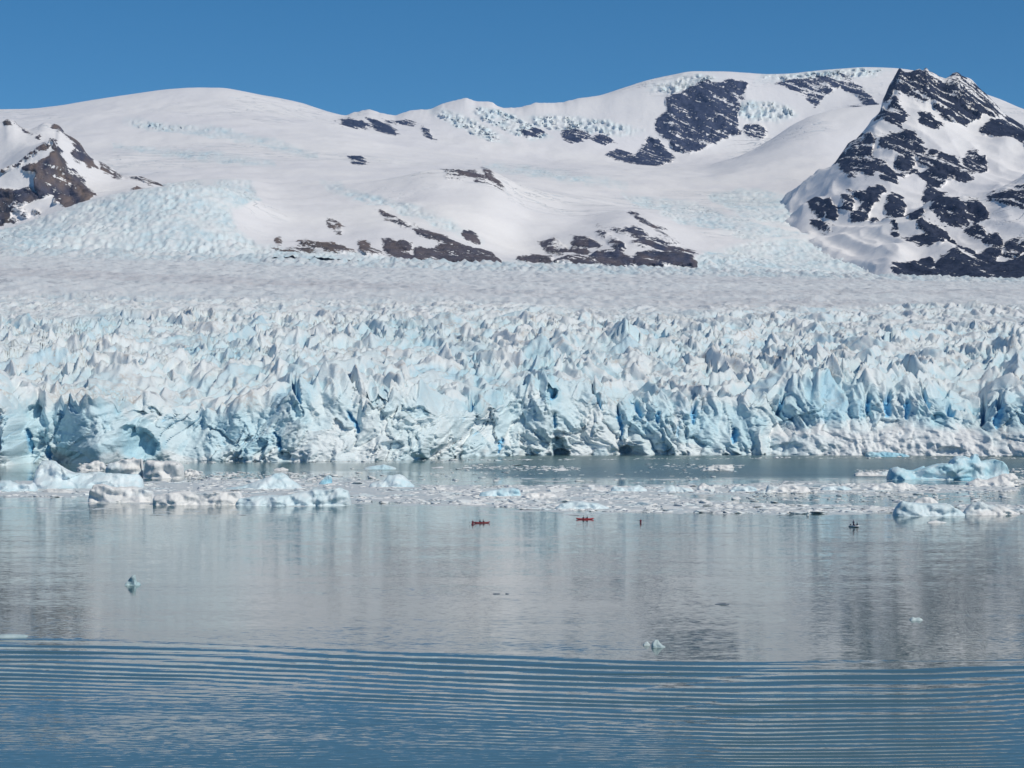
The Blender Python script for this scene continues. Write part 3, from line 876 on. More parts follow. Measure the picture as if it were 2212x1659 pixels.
    out = out * (1 - 0.45 * wall) + 7 * wall * smooth(-0.10, -0.22, arc) * smooth(-2, 14, Z)
    # narrow clefts between the leaning blades
    cracks = np.zeros_like(X)
    crk = [(640, 835, 6, 36, -8), (632, 826, 4, 16, 2), (760, 905, 5, 30, -28), (1020, 850, 8, 24, 20), (1196, 850, 6, 16, 14), (1200, 908, 4, 18, -10),
           (1290, 845, 4, 40, -20), (1340, 905, 4, 44, -10), (1380, 880, 6, 24, -22), (1420, 900, 5, 16, -6), (1880, 870, 6, 26, 2), (1922, 862, 8, 38, 2),
           (1962, 880, 7, 26, 2), (2000, 850, 5, 32, -20), (2052, 875, 9, 24, -4), (2125, 880, 6, 36, 4), (2160, 880, 8, 50, 0),
           (60, 950, 6, 26, 2), (100, 975, 6, 18, -4), (600, 955, 4, 28, -16), (1080, 960, 5, 22, 12), (1500, 885, 5, 30, 4), (1590, 940, 6, 20, 6), (1690, 870, 5, 26, 16)]
    for cxp, cyp, wdt, hgt, deg in crk:
        wdt = wdt * 1.3
        a = math.radians(deg)
        m = (np.abs(PX - cxp) < hgt + 12) & (np.abs(PYv - cyp) < hgt * 1.4 + 8)
        if not m.any():
            continue
        wob = 7 * fbm(PX[m] / 30, PYv[m] / 17, int(cxp) % 97, 3)
        dx = PX[m] - cxp + wob; dy = PYv[m] - cyp
        u = (dx * math.cos(a) + dy * math.sin(a)) / wdt
        v = (-dx * math.sin(a) + dy * math.cos(a)) / hgt
        cracks[m] = np.maximum(cracks[m], smooth(1.0, 0.55, np.abs(u) + 0.5 * np.maximum(np.abs(v) - 0.35, 0) * 1.6) * smooth(1.05, 0.8, np.abs(v)))
    rc = perlin(fx / 7.0, fz / 26.0, 370)
    thin = smooth(0.085, 0.02, np.abs(rc)) * smooth(0.2, 0.5, fbm(X / 45, Z / 45, 372, 2) + 0.22) * smooth(8, 16, Z) * (1 - ap * 0.7)
    cracks_all = np.maximum(cracks, 0.6 * thin * w_face)
    # hollows and caves: (cx, cy, rx, ry, depth, arch)
    cave = np.zeros_like(X)
    for cxp, cyp, rx, ry, dep in [(297, 962, 46, 34, 13), (275, 938, 24, 22, 10), (1206, 964, 17, 26, 14), (1213, 978, 18, 10, 20), (1355, 970, 16, 13, 9), (612, 985, 16, 14, 8),
                                  (66, 886, 22, 18, 8), (812, 855, 26, 14, 7), (905, 890, 26, 12, 6), (290, 888, 24, 12, 7), (330, 882, 16, 10, 5), (1175, 790, 26, 20, 8),
                                  (1192, 840, 14, 14, 10), (640, 885, 14, 20, 6), (2030, 905, 18, 16, 6), (845, 960, 26, 12, 5), (1040, 905, 20, 12, 5), (1700, 968, 36, 14, 4), (2050, 975, 30, 10, 4)]:
        m = (np.abs(PX - cxp) < rx * 1.6) & (np.abs(PYv - cyp) < ry * 1.8)
        qx = PX[m] - cxp + 0.22 * rx * fbm(PX[m] / (rx * 0.5), PYv[m] / (ry * 0.5), int(cxp + cyp) % 89, 2)
        qy = PYv[m] - cyp + 0.22 * ry * fbm(PX[m] / (rx * 0.5), PYv[m] / (ry * 0.5), int(cxp * 3 + cyp) % 83, 2)
        r = np.hypot(qx / rx, qy / ry)
        cave[m] = np.maximum(cave[m], dep * smooth(1.05, 0.72, r))
    on_face = smooth(0.9, 0.2, arc)
    rub = ap * smooth(26, 14, Z + 6 * fbm(X / 18, Z / 12, 380, 2))
    lump, jl = seracs(X, Z * 0.9, 4.2, 385, (0.6, 1.1), 5, 0.2)
    out = out * (1 - 0.7 * rub) + rub * (5 + 8 * (1 - np.clip(Z / 26, 0, 1)) + 3.2 * lump + 2.4 * fbm(X / 8, Z / 6, 386, 3))
    edge_in = out - 9
    disp_y = -(w_face * edge_in) + on_face * (cracks_all * 6.0 + cave)
    # --- apply
    Y2 = Y + disp_y
    Z2 = Z + w_face * 0.18 * edge_in * smooth(0, 12, Z) + w_top * (top - 0 * cracks)
    Z2 -= w_top * cracks * 12 * (arc < 3)
    X2 = X + w_face * 2.0 * fbm(fx / 12, fz / 12, 390, 2)
    Z2[0] = -8.0
    # --- attributes: weathered crust, clean blue ice, dust
    fresh_shapes = [('e', 1800, 862, 105, 45, 0, 1.0), ('e', 1730, 870, 60, 50, 20, 0.9), ('e', 180, 920, 95, 70, 0, 0.9), ('e', 1165, 795, 34, 34, 0, 1.0), ('e', 1195, 845, 22, 26, 0, 1.0),
                    ('e', 300, 950, 60, 46, 0, 1.0), ('e', 420, 930, 90, 56, 0, 0.75), ('e', 540, 920, 70, 60, 0, 0.75), ('e', 50, 930, 60, 70, 0, 0.8), ('e', 1560, 920, 90, 50, 0, 0.6),
                    ('e', 1000, 760, 90, 24, 8, 0.7), ('e', 1040, 830, 50, 40, 0, 0.6), ('e', 230, 700, 70, 30, 0, 0.6), ('e', 1400, 880, 60, 50, 0, 0.6), ('e', 2050, 880, 70, 50, 0, 0.6),
                    ('e', 2170, 900, 50, 70, 0, 0.8), ('e', 640, 850, 26, 60, 0, 0.8), ('e', 1730, 960, 70, 20, 0, 0.8), ('e', 480, 760, 80, 30, 10, 0.5), ('e', 880, 720, 110, 26, 0, 0.45)]
    fr = np.clip(0.5 + 0.5 * shape_field(PX + 14 * fbm(PX / 40, PYv / 30, 395, 2), PYv + 10 * fbm(PX / 40, PYv / 30, 396, 2), fresh_shapes, 60), 0, 1)
    fr = smooth(0.1, 0.9, fr)
    blue = np.clip(w_face * (0.08 + 0.22 * (j1 > 0.7) + 0.15 * (j2 > 0.75)) + fr * (0.55 + 0.25 * j2) + w_top * (0.10 + 0.5 * smooth(0.22, 0.0, s1) * smooth(0.4, 0.1, s2) + 0.25 * (i1 > 0.8)) * (1 - 0.8 * lowland), 0, 1)
    blue = np.clip(blue + 0.35 * rough_up * (i6 > 0.5) + cave / 14.0 * 0.5, 0, 1) * (1 - 0.75 * rub)
    crust = np.clip(w_top * (0.62 + 0.30 * smooth(0.3, 0.7, s1 + 0.3 * s2)) + w_face * (0.22 + 0.45 * (j1 < 0.3)) + 0.75 * rub - 0.55 * fr * w_face + 0.4 * lowland - 0.35 * rough_up, 0, 1)
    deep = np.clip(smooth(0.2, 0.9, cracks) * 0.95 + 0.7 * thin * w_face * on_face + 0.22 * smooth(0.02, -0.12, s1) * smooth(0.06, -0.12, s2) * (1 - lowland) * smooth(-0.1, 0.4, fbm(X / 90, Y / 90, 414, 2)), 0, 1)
    streak = fbm((X + 0.5 * Y) / 40, (Y - 0.4 * X) / 14, 398, 4)
    dirt = np.clip(w_top * (0.10 + 0.75 * smooth(0.12, 0.55, streak) * (1 - lowland)) + w_face * 0.45 * smooth(0.3, 0.65, fbm(fx / 16, fz / 30, 399, 3)), 0, 0.8)
    line = smooth(0.07, 0.015, np.abs(perlin((X - 0.35 * Y) / 26, (Y + 0.2 * X) / 20, 410))) * smooth(0.0, 0.4, fbm(X / 120, Y / 90, 411, 2))
    dirt = np.maximum(dirt, 0.75 * line * w_top * (1 - lowland))
    brow = smooth(88, 110, PX) * smooth(330, 270, PX) * smooth(-0.06, 0.05, arc) * smooth(1.6, 0.6, arc)
    dirt = np.maximum(dirt, brow * 0.55)
    # medial bands of dust on the smooth upper ice
    bandq = PYv - (565 + (PX) * 0.038) + 5 * fbm(PX / 300, PYv / 20, 401, 2)
    band = smooth(14, 5, np.abs(bandq - 22)) * smooth(1300, 700, PX) + 0.9 * smooth(12, 4, np.abs(PYv - 655 - 6 * fbm(PX / 200, PYv / 30, 402, 2))) * smooth(1100, 1500, PX) * smooth(2250, 1900, PX) \
        + 0.7 * smooth(9, 3, np.abs(PYv - 632 + 5 * fbm(PX / 240, PYv / 30, 403, 2))) * smooth(850, 1200, PX) + 0.5 * smooth(9, 3, np.abs(PYv - 606)) * smooth(900, 1200, PX)
    dirt = np.maximum(dirt, lowland * np.clip(-0.02 + 0.25 * np.clip(band, 0, 1) + 0.5 * fbm(PX / 60, PYv / 3.0, 412, 4), 0, 0.75) * (1 - 0.8 * rough_up))
    bandc = lowland * np.clip(0.85 * np.clip(band, 0, 1) + 0.25 * fbm(PX / 120, PYv / 5, 415, 3), 0, 1) * (1 - 0.85 * rough_up)
    return sheet('glacier', X2, Y2, Z2, M_GLAC, {'dirt': dirt, 'blue': blue, 'crust': crust, 'deep': deep, 'band': bandc, 'low': lowland}, False)


# ------------------------------------------------------------------ the lake
def build_lake():
    xs = np.concatenate([[-9000, -4000, -1500, -700, -420, -300, -230, -180], np.linspace(-150, 150, 86), [180, 230, 300, 420, 700, 1500, 4000, 9000]])
    ys = np.concatenate([[-9000, -2000, 0, 120, 200, 250], np.arange(278, 470, 0.25), np.arange(470, 700, 5), np.arange(700, 1720, 12), [1750, 2600]])
    Xg, Yg = np.meshgrid(xs, ys)
    front = curve1([(-9000, 455), (-100, 449), (-60, 440), (-26, 428), (10, 414), (36, 408), (62, 409), (91, 415), (9000, 420)], xs)
    q = front[None, :] - Yg + 3.2 * fbm(Xg / 42, Yg / 90, 500, 3)
    lam0, L = 10.8, 76.0
    qq = np.clip(q, -16, 142)
    ph = 2 * np.pi * L / lam0 * (np.exp(qq / L) - 1) + 2.2 * fbm(Xg / 50, Yg / 26, 501, 3)
    lam = lam0 * np.exp(-qq / L)
    env = smooth(-13, 5, q + 4 * fbm(Xg / 22, Yg / 9, 505, 2)) * smooth(175, 125, q) * (0.62 + 0.75 * fbm(Xg / 60, Yg / 9, 502, 3))
    env = env * (1 - 0.75 * smooth(55, 105, q) * smooth(30, -50, Xg))
    amp = 0.085 * lam / (2 * np.pi) * env
    q3 = qq * 1.0 + 0.075 * Xg + 6 * fbm(Xg / 80, Yg / 60, 506, 2)
    ph3 = 2 * np.pi * L / (lam0 * 0.86) * (np.exp(q3 / L) - 1)
    ph2 = 2 * np.pi * (Yg * 0.98 + 0.16 * Xg) / 5.3
    Z = amp * (np.sin(ph) + 0.22 * np.sin(2 * ph + 0.6) + 0.5 * np.sin(ph3) + 0.3 * fbm(Xg / 26, Yg / 2.6, 507, 2)) + 0.004 * smooth(0, 30, q) * smooth(118, 80, q) * np.sin(ph2 + 2 * fbm(Xg / 30, Yg / 30, 503, 2))
    # ripples too small for the mesh: slope of the surface
    near = smooth(25, 105, q)
    PXg = CX + Xg / np.maximum(Yg, 50) * F
    PYg = CY + H * F / np.maximum(Yg, 50)
    ruff = smooth(960, 1120, PXg) * smooth(1180, 1260, Yg) * smooth(1640, 1585, Yg) + 0.5 * smooth(300, 420, PXg) * smooth(1300, 1340, Yg) * smooth(1480, 1440, Yg)
    ruff = np.clip(ruff, 0, 1)
    wind = smooth(1290, 1340, PYg) * 0.35 + 0.35 * smooth(1650, 1900, PXg) * smooth(1120, 1250, PYg)
    frag = smooth(55, 105, q) * smooth(30, -50, Xg)
    ripple = 0.078 - 0.034 * smooth(-8, 6, q) + 0.05 * smooth(480, 760, Yg) + 0.08 * frag + 0.02 * wind * smooth(460, 560, Yg) + 0.05 * near + 0.22 * ruff
    rough = 0.022 + 0.02 * near + 0.24 * ruff
    return sheet('lake', Xg, Yg, Z, M_WATER, {'ripple': ripple, 'rough': rough})


build_lake()
build_glacier()
build_mountains()
build_left_peak()
build_right_mountain()
#DETAILS
# ------------------------------------------------------------------ haze: thin even air round everything
def build_haze():
    bm = bmesh.new()
    bmesh.ops.create_cube(bm, size=1.0)
    me = bpy.data.meshes.new('haze'); bm.to_mesh(me); bm.free()
    o = bpy.data.objects.new('haze', me)
    o.scale = (24000, 27000, 2600)
    o.location = (0, 3500, 1300 - 60)
    m = bpy.data.materials.new('haze_air'); m.use_nodes = True
    nt = m.node_tree; nt.nodes.clear()
    v = nt.nodes.new('ShaderNodeVolumePrincipled')
    v.inputs['Color'].default_value = (0.30, 0.52, 1.0, 1)
    v.inputs['Density'].default_value = 0.000015
    v.inputs['Anisotropy'].default_value = 0.0
    out = nt.nodes.new('ShaderNodeOutputMaterial')
    nt.links.new(v.outputs[0], out.inputs['Volume'])
    me.materials.append(m)
    o['kind'] = 'stuff'
    link(o)


build_haze()


# ------------------------------------------------------------------ icebergs and floes
def build_berg(name, label, prof, base, depth, mat, group=None, facet=0.22, crag=0.5, steep=0.18, seed=1, cat='iceberg', back=0.72, round_=0.0):
    """prof: (px, py of the top) from left to right; base: py of the waterline; depth in metres front to back"""
    d0 = depth_of(base)
    k = np.array(prof, float)
    x0, x1 = (k[0, 0] - CX) / F * d0, (k[-1, 0] - CX) / F * d0
    wd = x1 - x0
    nu = int(np.clip(wd / 0.45, 26, 200)); nv = int(np.clip(depth / 0.32, 20, 60))
    u = np.linspace(0, 1, nu); v = np.linspace(0, 1, nv) ** 1.9
    px = k[0, 0] + (k[-1, 0] - k[0, 0]) * u
    top = np.maximum(np.interp(px, k[:, 0], base - k[:, 1]), 0.0) / F * d0
    U, V = np.meshgrid(u, v)
    T = np.broadcast_to(top, U.shape)
    taper = (1 - np.abs(2 * U - 1) ** 5) ** 0.5
    hw = 0.35 + 0.65 * taper
    X = x0 + wd * U
    Y = d0 + depth * (0.5 + (V - 0.5) * hw) - depth * 0.05
    hmax = float(top.max())
    wobx = X + 0.08 * wd * fbm(X / (0.22 * wd + 1), Y / (0.22 * wd + 1), seed, 3)
    cell = max(1.6, min(0.30 * wd, 1.5 * hmax + 1.2))
    fA, gA = seracs(wobx + 300 * seed, Y * 0.9, cell, 600 + seed, (0.6, 1.4), 4, 0.2)
    fB, gB = seracs(X + 311 * seed, Y, cell * 0.42, 640 + seed, (0.6, 1.4), 3, 0.2)
    vv = np.clip(V + 0.22 * steep * fbm(X / (0.16 * wd + 1), V * 2.5 + seed, 31 + seed, 3), 0, 1)
    cross = smooth(0, steep, vv) * (1 - (1 - 0.35) * smooth(back, 1.0, V))
    if round_ > 0:
        cross = cross * (1 - round_ * (1 - smooth(0.0, 0.55, V)))
    Z = T * cross * (1 + facet * 1.2 * (fA - 0.75) + 0.7 * facet * (gA - 0.5) + 0.25 * facet * (gB - 0.5)) + (0.10 * T + 0.12) * crag * (fB - 0.4) + 0.06 * (T + 0.6) * crag * fbm(X / 0.9, Y / 0.9, 66 + seed, 3)
    fC, _ = seracs(X + 57 * seed, Z * 1.6 + 0.3 * X, max(1.4, 0.9 * hmax), 680 + seed, (0.6, 1.4), 4, 0.1)
    fD, _ = seracs(X + 91 * seed, Z * 1.3 - 0.4 * X, max(0.8, 0.35 * hmax), 690 + seed, (0.6, 1.4), 3, 0.1)
    Y = Y - (0.55 * hmax * (fC - 0.5) + 0.2 * hmax * (fD - 0.5)) * smooth(0.7, 0.1, V) * (0.6 + crag * 0.6)
    edge = np.zeros_like(Z, bool); edge[0] = edge[-1] = True; edge[:, 0] = edge[:, -1] = True
    Z = np.where(edge, -0.9, Z)
    cxw, cyw = (x0 + x1) / 2, d0 + depth / 2
    verts = np.stack([X - cxw, Y - cyw, Z], -1).reshape(-1, 3)
    faces = grid_faces(nv, nu)
    o = mesh_from(name, verts, faces, mat, False)
    o.location = (cxw, cyw, 0)
    return tag(o, label, cat, group)


def S(pts):                                           # from picture pixels of the full-size photograph
    return [(x * 0.8848, y * 0.8848) for x, y in pts]


def c1(pts):
    return S([(x / 2.633, 1080 + y / 2.633) for x, y in pts])


def c2(pts):
    return S([(830 + x / 2.633, 1080 + y / 2.633) for x, y in pts])


def c3(pts):
    return S([(1660 + x / 2.633, 1080 + y / 2.633) for x, y in pts])


def yb(y):
    return (1080 + y / 2.633) * 0.8848


build_berg('iceberg', 'large pale blue wedge iceberg at left, high on its left and sloping down right',
           c1([(180, 250), (192, 150), (215, 118), (265, 104), (310, 108), (360, 140), (430, 172), (520, 185), (600, 188), (700, 200), (790, 212), (850, 215), (880, 250), (885, 285)]),
           yb(300), 30, M_PALE, None, 0.25, 0.5, 0.42, 1, back=0.8)
build_berg('iceberg', 'dirty white block iceberg with a brown-streaked left edge, behind the pale wedge',
           c1([(662, 200), (672, 165), (690, 128), (740, 112), (800, 100), (840, 96), (880, 108), (905, 112), (915, 130), (905, 228)]), yb(229), 16, M_WHITE, None, 0.12, 0.4, 0.14, 2)
build_berg('iceberg', 'flat-topped white block iceberg, right of a narrow dark gap, with an upright front',
           c1([(908, 225), (925, 140), (940, 114), (1000, 122), (1060, 125), (1120, 126), (1150, 138), (1168, 165), (1170, 226)]), yb(231), 16, M_WHITE, None, 0.08, 0.3, 0.10, 3)
build_berg('ice_floe', 'long low dusty floe with a dark upright left end at the edge of the brash',
           c1([(550, 372), (560, 310), (580, 272), (640, 268), (700, 290), (760, 285), (830, 282), (900, 300), (965, 310), (970, 388)]), yb(385), 16, M_WHITE, None, 0.2, 0.5, 0.14, 4, 'ice floe')
build_berg('ice_floe', 'long low dirty white floe continuing right of a dark notch',
           c1([(968, 392), (980, 345), (1040, 330), (1130, 318), (1240, 320), (1350, 312), (1450, 325), (1530, 320), (1560, 400)]), yb(404), 17, M_WHITE, None, 0.2, 0.5, 0.16, 5, 'ice floe')
build_berg('ice_floe', 'low whitish floe with pale blue right end, left of the boats',
           c1([(1500, 404), (1530, 360), (1640, 350), (1760, 345), (1860, 338), (1950, 310), (2010, 300), (2100, 306), (2180, 300), (2230, 320), (2250, 402)]), yb(408), 17, M_PALE, None, 0.2, 0.6, 0.2, 6, 'ice floe')
build_berg('iceberg', 'smooth pale blue pyramid iceberg with small white crown',
           c1([(1440, 300), (1540, 285), (1640, 250), (1720, 222), (1752, 196), (1790, 190), (1820, 200), (1850, 230), (1900, 270), (1930, 298)]), yb(303), 20, M_PALE, None, 0.15, 0.4, 0.45, 7)
build_berg('iceberg', 'small block iceberg with a dark blue left side, right of the pyramid',
           c1([(2045, 268), (2060, 250), (2095, 215), (2115, 212), (2128, 216), (2134, 268)]), yb(271), 6, M_BLUE, None, 0.1, 0.3, 0.15, 8)
build_berg('iceberg', 'low wedge iceberg with a brown slanting right edge, mid-picture',
           c2([(180, 282), (200, 262), (280, 248), (305, 212), (340, 214), (375, 206), (400, 212), (430, 240), (465, 272), (480, 286)]), yb(289), 14, M_PALE, None, 0.2, 0.5, 0.3, 9)
build_berg('ice_floe', 'flat turquoise floe in the middle of the brash band',
           c2([(890, 345), (905, 325), (960, 312), (1010, 308), (1060, 300), (1110, 294), (1150, 298), (1165, 330), (1168, 346)]), yb(350), 10, M_BLUE, None, 0.15, 0.4, 0.35, 10, 'ice floe')
build_berg('ice_floe', 'thin pale floe on open water close under the ice front',
           c2([(150, 168), (175, 158), (230, 150), (275, 143), (310, 152), (350, 164), (362, 172)]), yb(174), 12, M_PALE, None, 0.1, 0.3, 0.4, 11, 'ice floe')
build_berg('ice_floe', 'pale floe with a flat dome in the front edge of the brash, between the kayaks',
           c2([(1380, 425), (1420, 395), (1480, 382), (1560, 375), (1620, 385), (1680, 400), (1740, 422)]), yb(432), 9, M_PALE, None, 0.2, 0.6, 0.3, 12, 'ice floe')
build_berg('ice_floe', 'white slab floe tilted up to the right, alone on dark water',
           c3([(140, 178), (160, 165), (200, 155), (240, 144), (300, 146), (340, 143), (349, 160), (352, 178)]), yb(180), 9, M_WHITE, None, 0.1, 0.3, 0.15, 13, 'ice floe')
build_berg('iceberg', 'big bright blue iceberg with a saddle and tall spike at right',
           c3([(1358, 236), (1366, 190), (1385, 158), (1420, 146), (1455, 150), (1490, 168), (1530, 172), (1570, 152), (1600, 138), (1660, 126), (1720, 122), (1765, 128), (1778, 104), (1800, 90),
               (1850, 92), (1890, 108), (1912, 78), (1930, 68), (1945, 76), (1955, 118), (1990, 108), (2050, 102), (2090, 118), (2120, 150), (2140, 190), (2150, 236)]),
           yb(240), 26, M_BLUE, None, 0.25, 0.5, 0.22, 14)
build_berg('ice_floe', 'white rubble floe in front of the big blue iceberg',
           c3([(1860, 262), (1900, 240), (1930, 220), (1990, 240), (2040, 222), (2100, 205), (2160, 206), (2190, 230), (2200, 275)]), yb(281), 16, M_WHITE, None, 0.3, 0.9, 0.35, 15, 'ice floe')
build_berg('iceberg', 'low pale blue iceberg with a dark teal left end, at lower right',
           c3([(1386, 468), (1395, 440), (1425, 398), (1440, 382), (1480, 388), (1560, 398), (1640, 402), (1700, 398), (1740, 396), (1780, 420), (1820, 445), (1850, 468)]),
           yb(474), 13, M_PALE, None, 0.12, 0.4, 0.16, 16)
build_berg('iceberg', 'bright white rounded cap of ice just behind the low pale iceberg',
           c3([(1495, 420), (1515, 385), (1545, 362), (1580, 352), (1620, 352), (1650, 366), (1668, 385), (1675, 420)]), yb(424), 7, M_WHITE, None, 0.08, 0.25, 0.4, 17)
build_berg('ice_floe', 'heaped white rubble floe at the lower right edge of the brash',
           c3([(1840, 462), (1860, 430), (1890, 400), (1940, 385), (1960, 380), (2010, 398), (2060, 405), (2110, 415), (2160, 440), (2205, 462)]), yb(468), 13, M_WHITE, None, 0.3, 1.0, 0.35, 18, 'ice floe')
build_berg('ice_floe', 'pale blue ledge of ice lying along the foot of the ice front',
           c3([(1195, 88), (1202, 62), (1230, 56), (1270, 64), (1310, 60), (1380, 66), (1440, 72), (1482, 88)]), yb(92), 9, M_BLUE, None, 0.15, 0.5, 0.2, 19, 'ice floe')
build_berg('ice_floe', 'low white floe trailing left of the big blue iceberg',
           c3([(1125, 205), (1150, 196), (1220, 192), (1280, 196), (1330, 184), (1360, 178), (1368, 212)]), yb(215), 10, M_WHITE, None, 0.2, 0.7, 0.3, 20, 'ice floe')
build_berg('ice_floe', 'hummocky pale floe at the left picture edge below the ice front',
           c1([(-60, 300), (-20, 250), (40, 245), (90, 262), (140, 270), (190, 262), (215, 300)]), yb(318), 16, M_PALE, None, 0.25, 0.7, 0.35, 21, 'ice floe')
for i, (lab, pr, bs, mt) in enumerate([
        ('whitish floe at left end of the upper brash band', c3([(-60, 308), (-20, 290), (30, 286), (70, 292), (95, 312)]), yb(318), M_WHITE),
        ('round-backed white floe in the upper brash band', c3([(110, 308), (125, 285), (150, 268), (190, 275), (225, 290), (235, 312)]), yb(318), M_WHITE),
        ('smooth domed floe in the upper brash band above the blue reflection', c3([(320, 312), (345, 288), (400, 278), (450, 276), (490, 290), (505, 314)]), yb(320), M_PALE),
        ('broken floe with a dark left tip in the upper brash band', c3([(555, 312), (575, 272), (610, 284), (690, 280), (760, 276), (820, 284), (850, 312)]), yb(322), M_WHITE),
        ('long low floe in the upper brash band left of centre of the right half', c3([(910, 302), (940, 285), (1000, 280), (1060, 276), (1100, 290), (1115, 305)]), yb(310), M_PALE),
        ('lumpy double floe in the upper brash band below the big blue iceberg', c3([(1210, 302), (1260, 275), (1330, 262), (1370, 256), (1400, 272), (1450, 255), (1500, 265), (1535, 300)]), yb(310), M_WHITE),
        ('small pale floe with sharp left corner, upper brash band', c2([(1590, 300), (1605, 286), (1640, 290), (1710, 294), (1722, 305)]), yb(308), M_WHITE),
        ('pale low floe at the upper edge of the brash, right of centre', c2([(1740, 305), (1760, 282), (1840, 285), (1930, 276), (1980, 302)]), yb(318), M_PALE),
        ('blue-white humped floe at the upper edge of the brash', c2([(2040, 312), (2080, 295), (2130, 280), (2200, 285), (2260, 300), (2280, 318)]), yb(320), M_PALE),
        ('white floe below the flat turquoise one', c2([(1165, 350), (1200, 330), (1290, 318), (1380, 330), (1400, 352)]), yb(360), M_WHITE),
        ('low grey floe at left of the brash edge', c1([(250, 320), (300, 300), (370, 296), (420, 300), (470, 318)]), yb(325), M_GREY),
        ('small hummocky floe at the foot of the left white blocks', c1([(1170, 200), (1185, 178), (1230, 172), (1262, 182), (1280, 205)]), yb(212), M_WHITE),
        ('heap of white ice between the pale wedge and the ice front', c1([(480, 165), (520, 140), (570, 128), (625, 120), (660, 128), (680, 165)]), yb(180), M_WHITE),
        ('flat white floe floating near the foot of the left cliff', c1([(1750, 178), (1775, 168), (1810, 164), (1845, 172), (1850, 178)]), yb(181), M_WHITE)]):
    build_berg('ice_floe', lab, pr, bs, 7 + (i * 3) % 6, mt, None, 0.25, 0.8, 0.3, 30 + i, 'ice floe')
# small bergs on the open water
build_berg('iceberg', 'small grey-green berg with an upright fin, alone on open water at left',
           S([(302, 1428), (306, 1424), (310, 1418), (316, 1410), (322, 1405), (328, 1404), (330, 1427), (331, 1421), (336, 1422), (342, 1428)]), 1429.5 * 0.8848, 3.2, M_CLEAR, None, 0.1, 0.3, 0.25, 61)
build_berg('iceberg', 'small clear lump of ice, left one of a floating pair', S([(1570, 1574), (1575, 1569), (1580, 1566), (1585, 1571), (1588, 1575)]), 1576 * 0.8848, 1.2, M_CLEAR, None, 0.1, 0.3, 0.3, 62)
build_berg('iceberg', 'small clear lump of ice with a bright top, right one of a floating pair', S([(1590, 1577), (1595, 1568), (1600, 1563), (1607, 1562), (1612, 1570), (1618, 1577), (1626, 1580)]), 1581 * 0.8848, 2.0, M_CLEAR, None, 0.1, 0.3, 0.3, 63)
build_berg('iceberg', 'flat glassy floe awash at the left picture edge in the dark ripples', S([(-30, 1556), (0, 1551), (30, 1550.5), (55, 1552), (66, 1556)]), 1557 * 0.8848, 3.5, M_CLEAR, None, 0.05, 0.2, 0.4, 64)
build_berg('iceberg', 'faint small clear ice lumps low on the water at far right', S([(2222, 1514), (2230, 1508), (2238, 1510), (2246, 1508), (2255, 1514)]), 1515 * 0.8848, 2.0, M_CLEAR, None, 0.1, 0.3, 0.3, 65)
build_berg('ice_floe', 'thin pale floe floating right of the inflatable boat', c3([(1590, 516), (1620, 508), (1650, 503), (1690, 510), (1720, 516)]), yb(518), 3, M_WHITE, None, 0.2, 0.5, 0.3, 66, 'ice floe')
M_DARK = plain('wet_dark_ice', (0.14, 0.17, 0.21), 0.25)
build_berg('ice_sliver', 'thin dark sliver of ice lying on the pale open water, right of centre', S([(1745, 1475.4), (1754, 1474), (1762, 1472.8), (1772, 1472.2), (1782, 1475)]), 1476 * 0.8848, 1.0, M_DARK, None, 0.1, 0.2, 0.3, 67, 'ice')
build_berg('ice_sliver', 'small dark sliver of ice on open water below the kayaks, the longer of two', S([(1202, 1450), (1208, 1448.6), (1218, 1448.9), (1222, 1450)]), 1450.6 * 0.8848, 0.9, M_DARK, None, 0.1, 0.2, 0.3, 68, 'ice')
build_berg('ice_sliver', 'tiny dark lump of ice on open water below the kayaks, the shorter of two', S([(1233, 1450), (1236, 1448), (1239, 1448.7), (1243, 1450)]), 1450.6 * 0.8848, 0.8, M_DARK, None, 0.1, 0.2, 0.3, 69, 'ice')
build_berg('ice_sliver', 'upright dark shard standing in the edge of the brash left of the boat', c3([(812, 466), (818, 445), (824, 440), (829, 448), (832, 466)]), yb(468), 1.2, M_GREY, None, 0.1, 0.2, 0.2, 70, 'ice')


# ------------------------------------------------------------------ brash ice: loose pieces packed into bands
def chunk_mesh(seed, mat, points=13):
    r = random.Random(seed)
    bm = bmesh.new()
    for i in range(points):
        a = r.uniform(0, 6.283); q = r.uniform(0.55, 1.0)
        z = r.choice([-0.35, r.uniform(0.0, 0.4), r.uniform(0.25, 1.0)])
        bm.verts.new((math.cos(a) * q * (1 - 0.25 * max(z, 0)), math.sin(a) * q * 0.8 * (1 - 0.25 * max(z, 0)), z))
    g = bmesh.ops.convex_hull(bm, input=bm.verts)
    bmesh.ops.delete(bm, geom=[v for v in bm.verts if not v.link_faces], context='VERTS')
    bmesh.ops.triangulate(bm, faces=bm.faces)
    bmesh.ops.recalc_face_normals(bm, faces=bm.faces)
    me = bpy.data.meshes.new('ice_chunk')
    bm.to_mesh(me); bm.free()
    me.materials.append(mat)
    return me


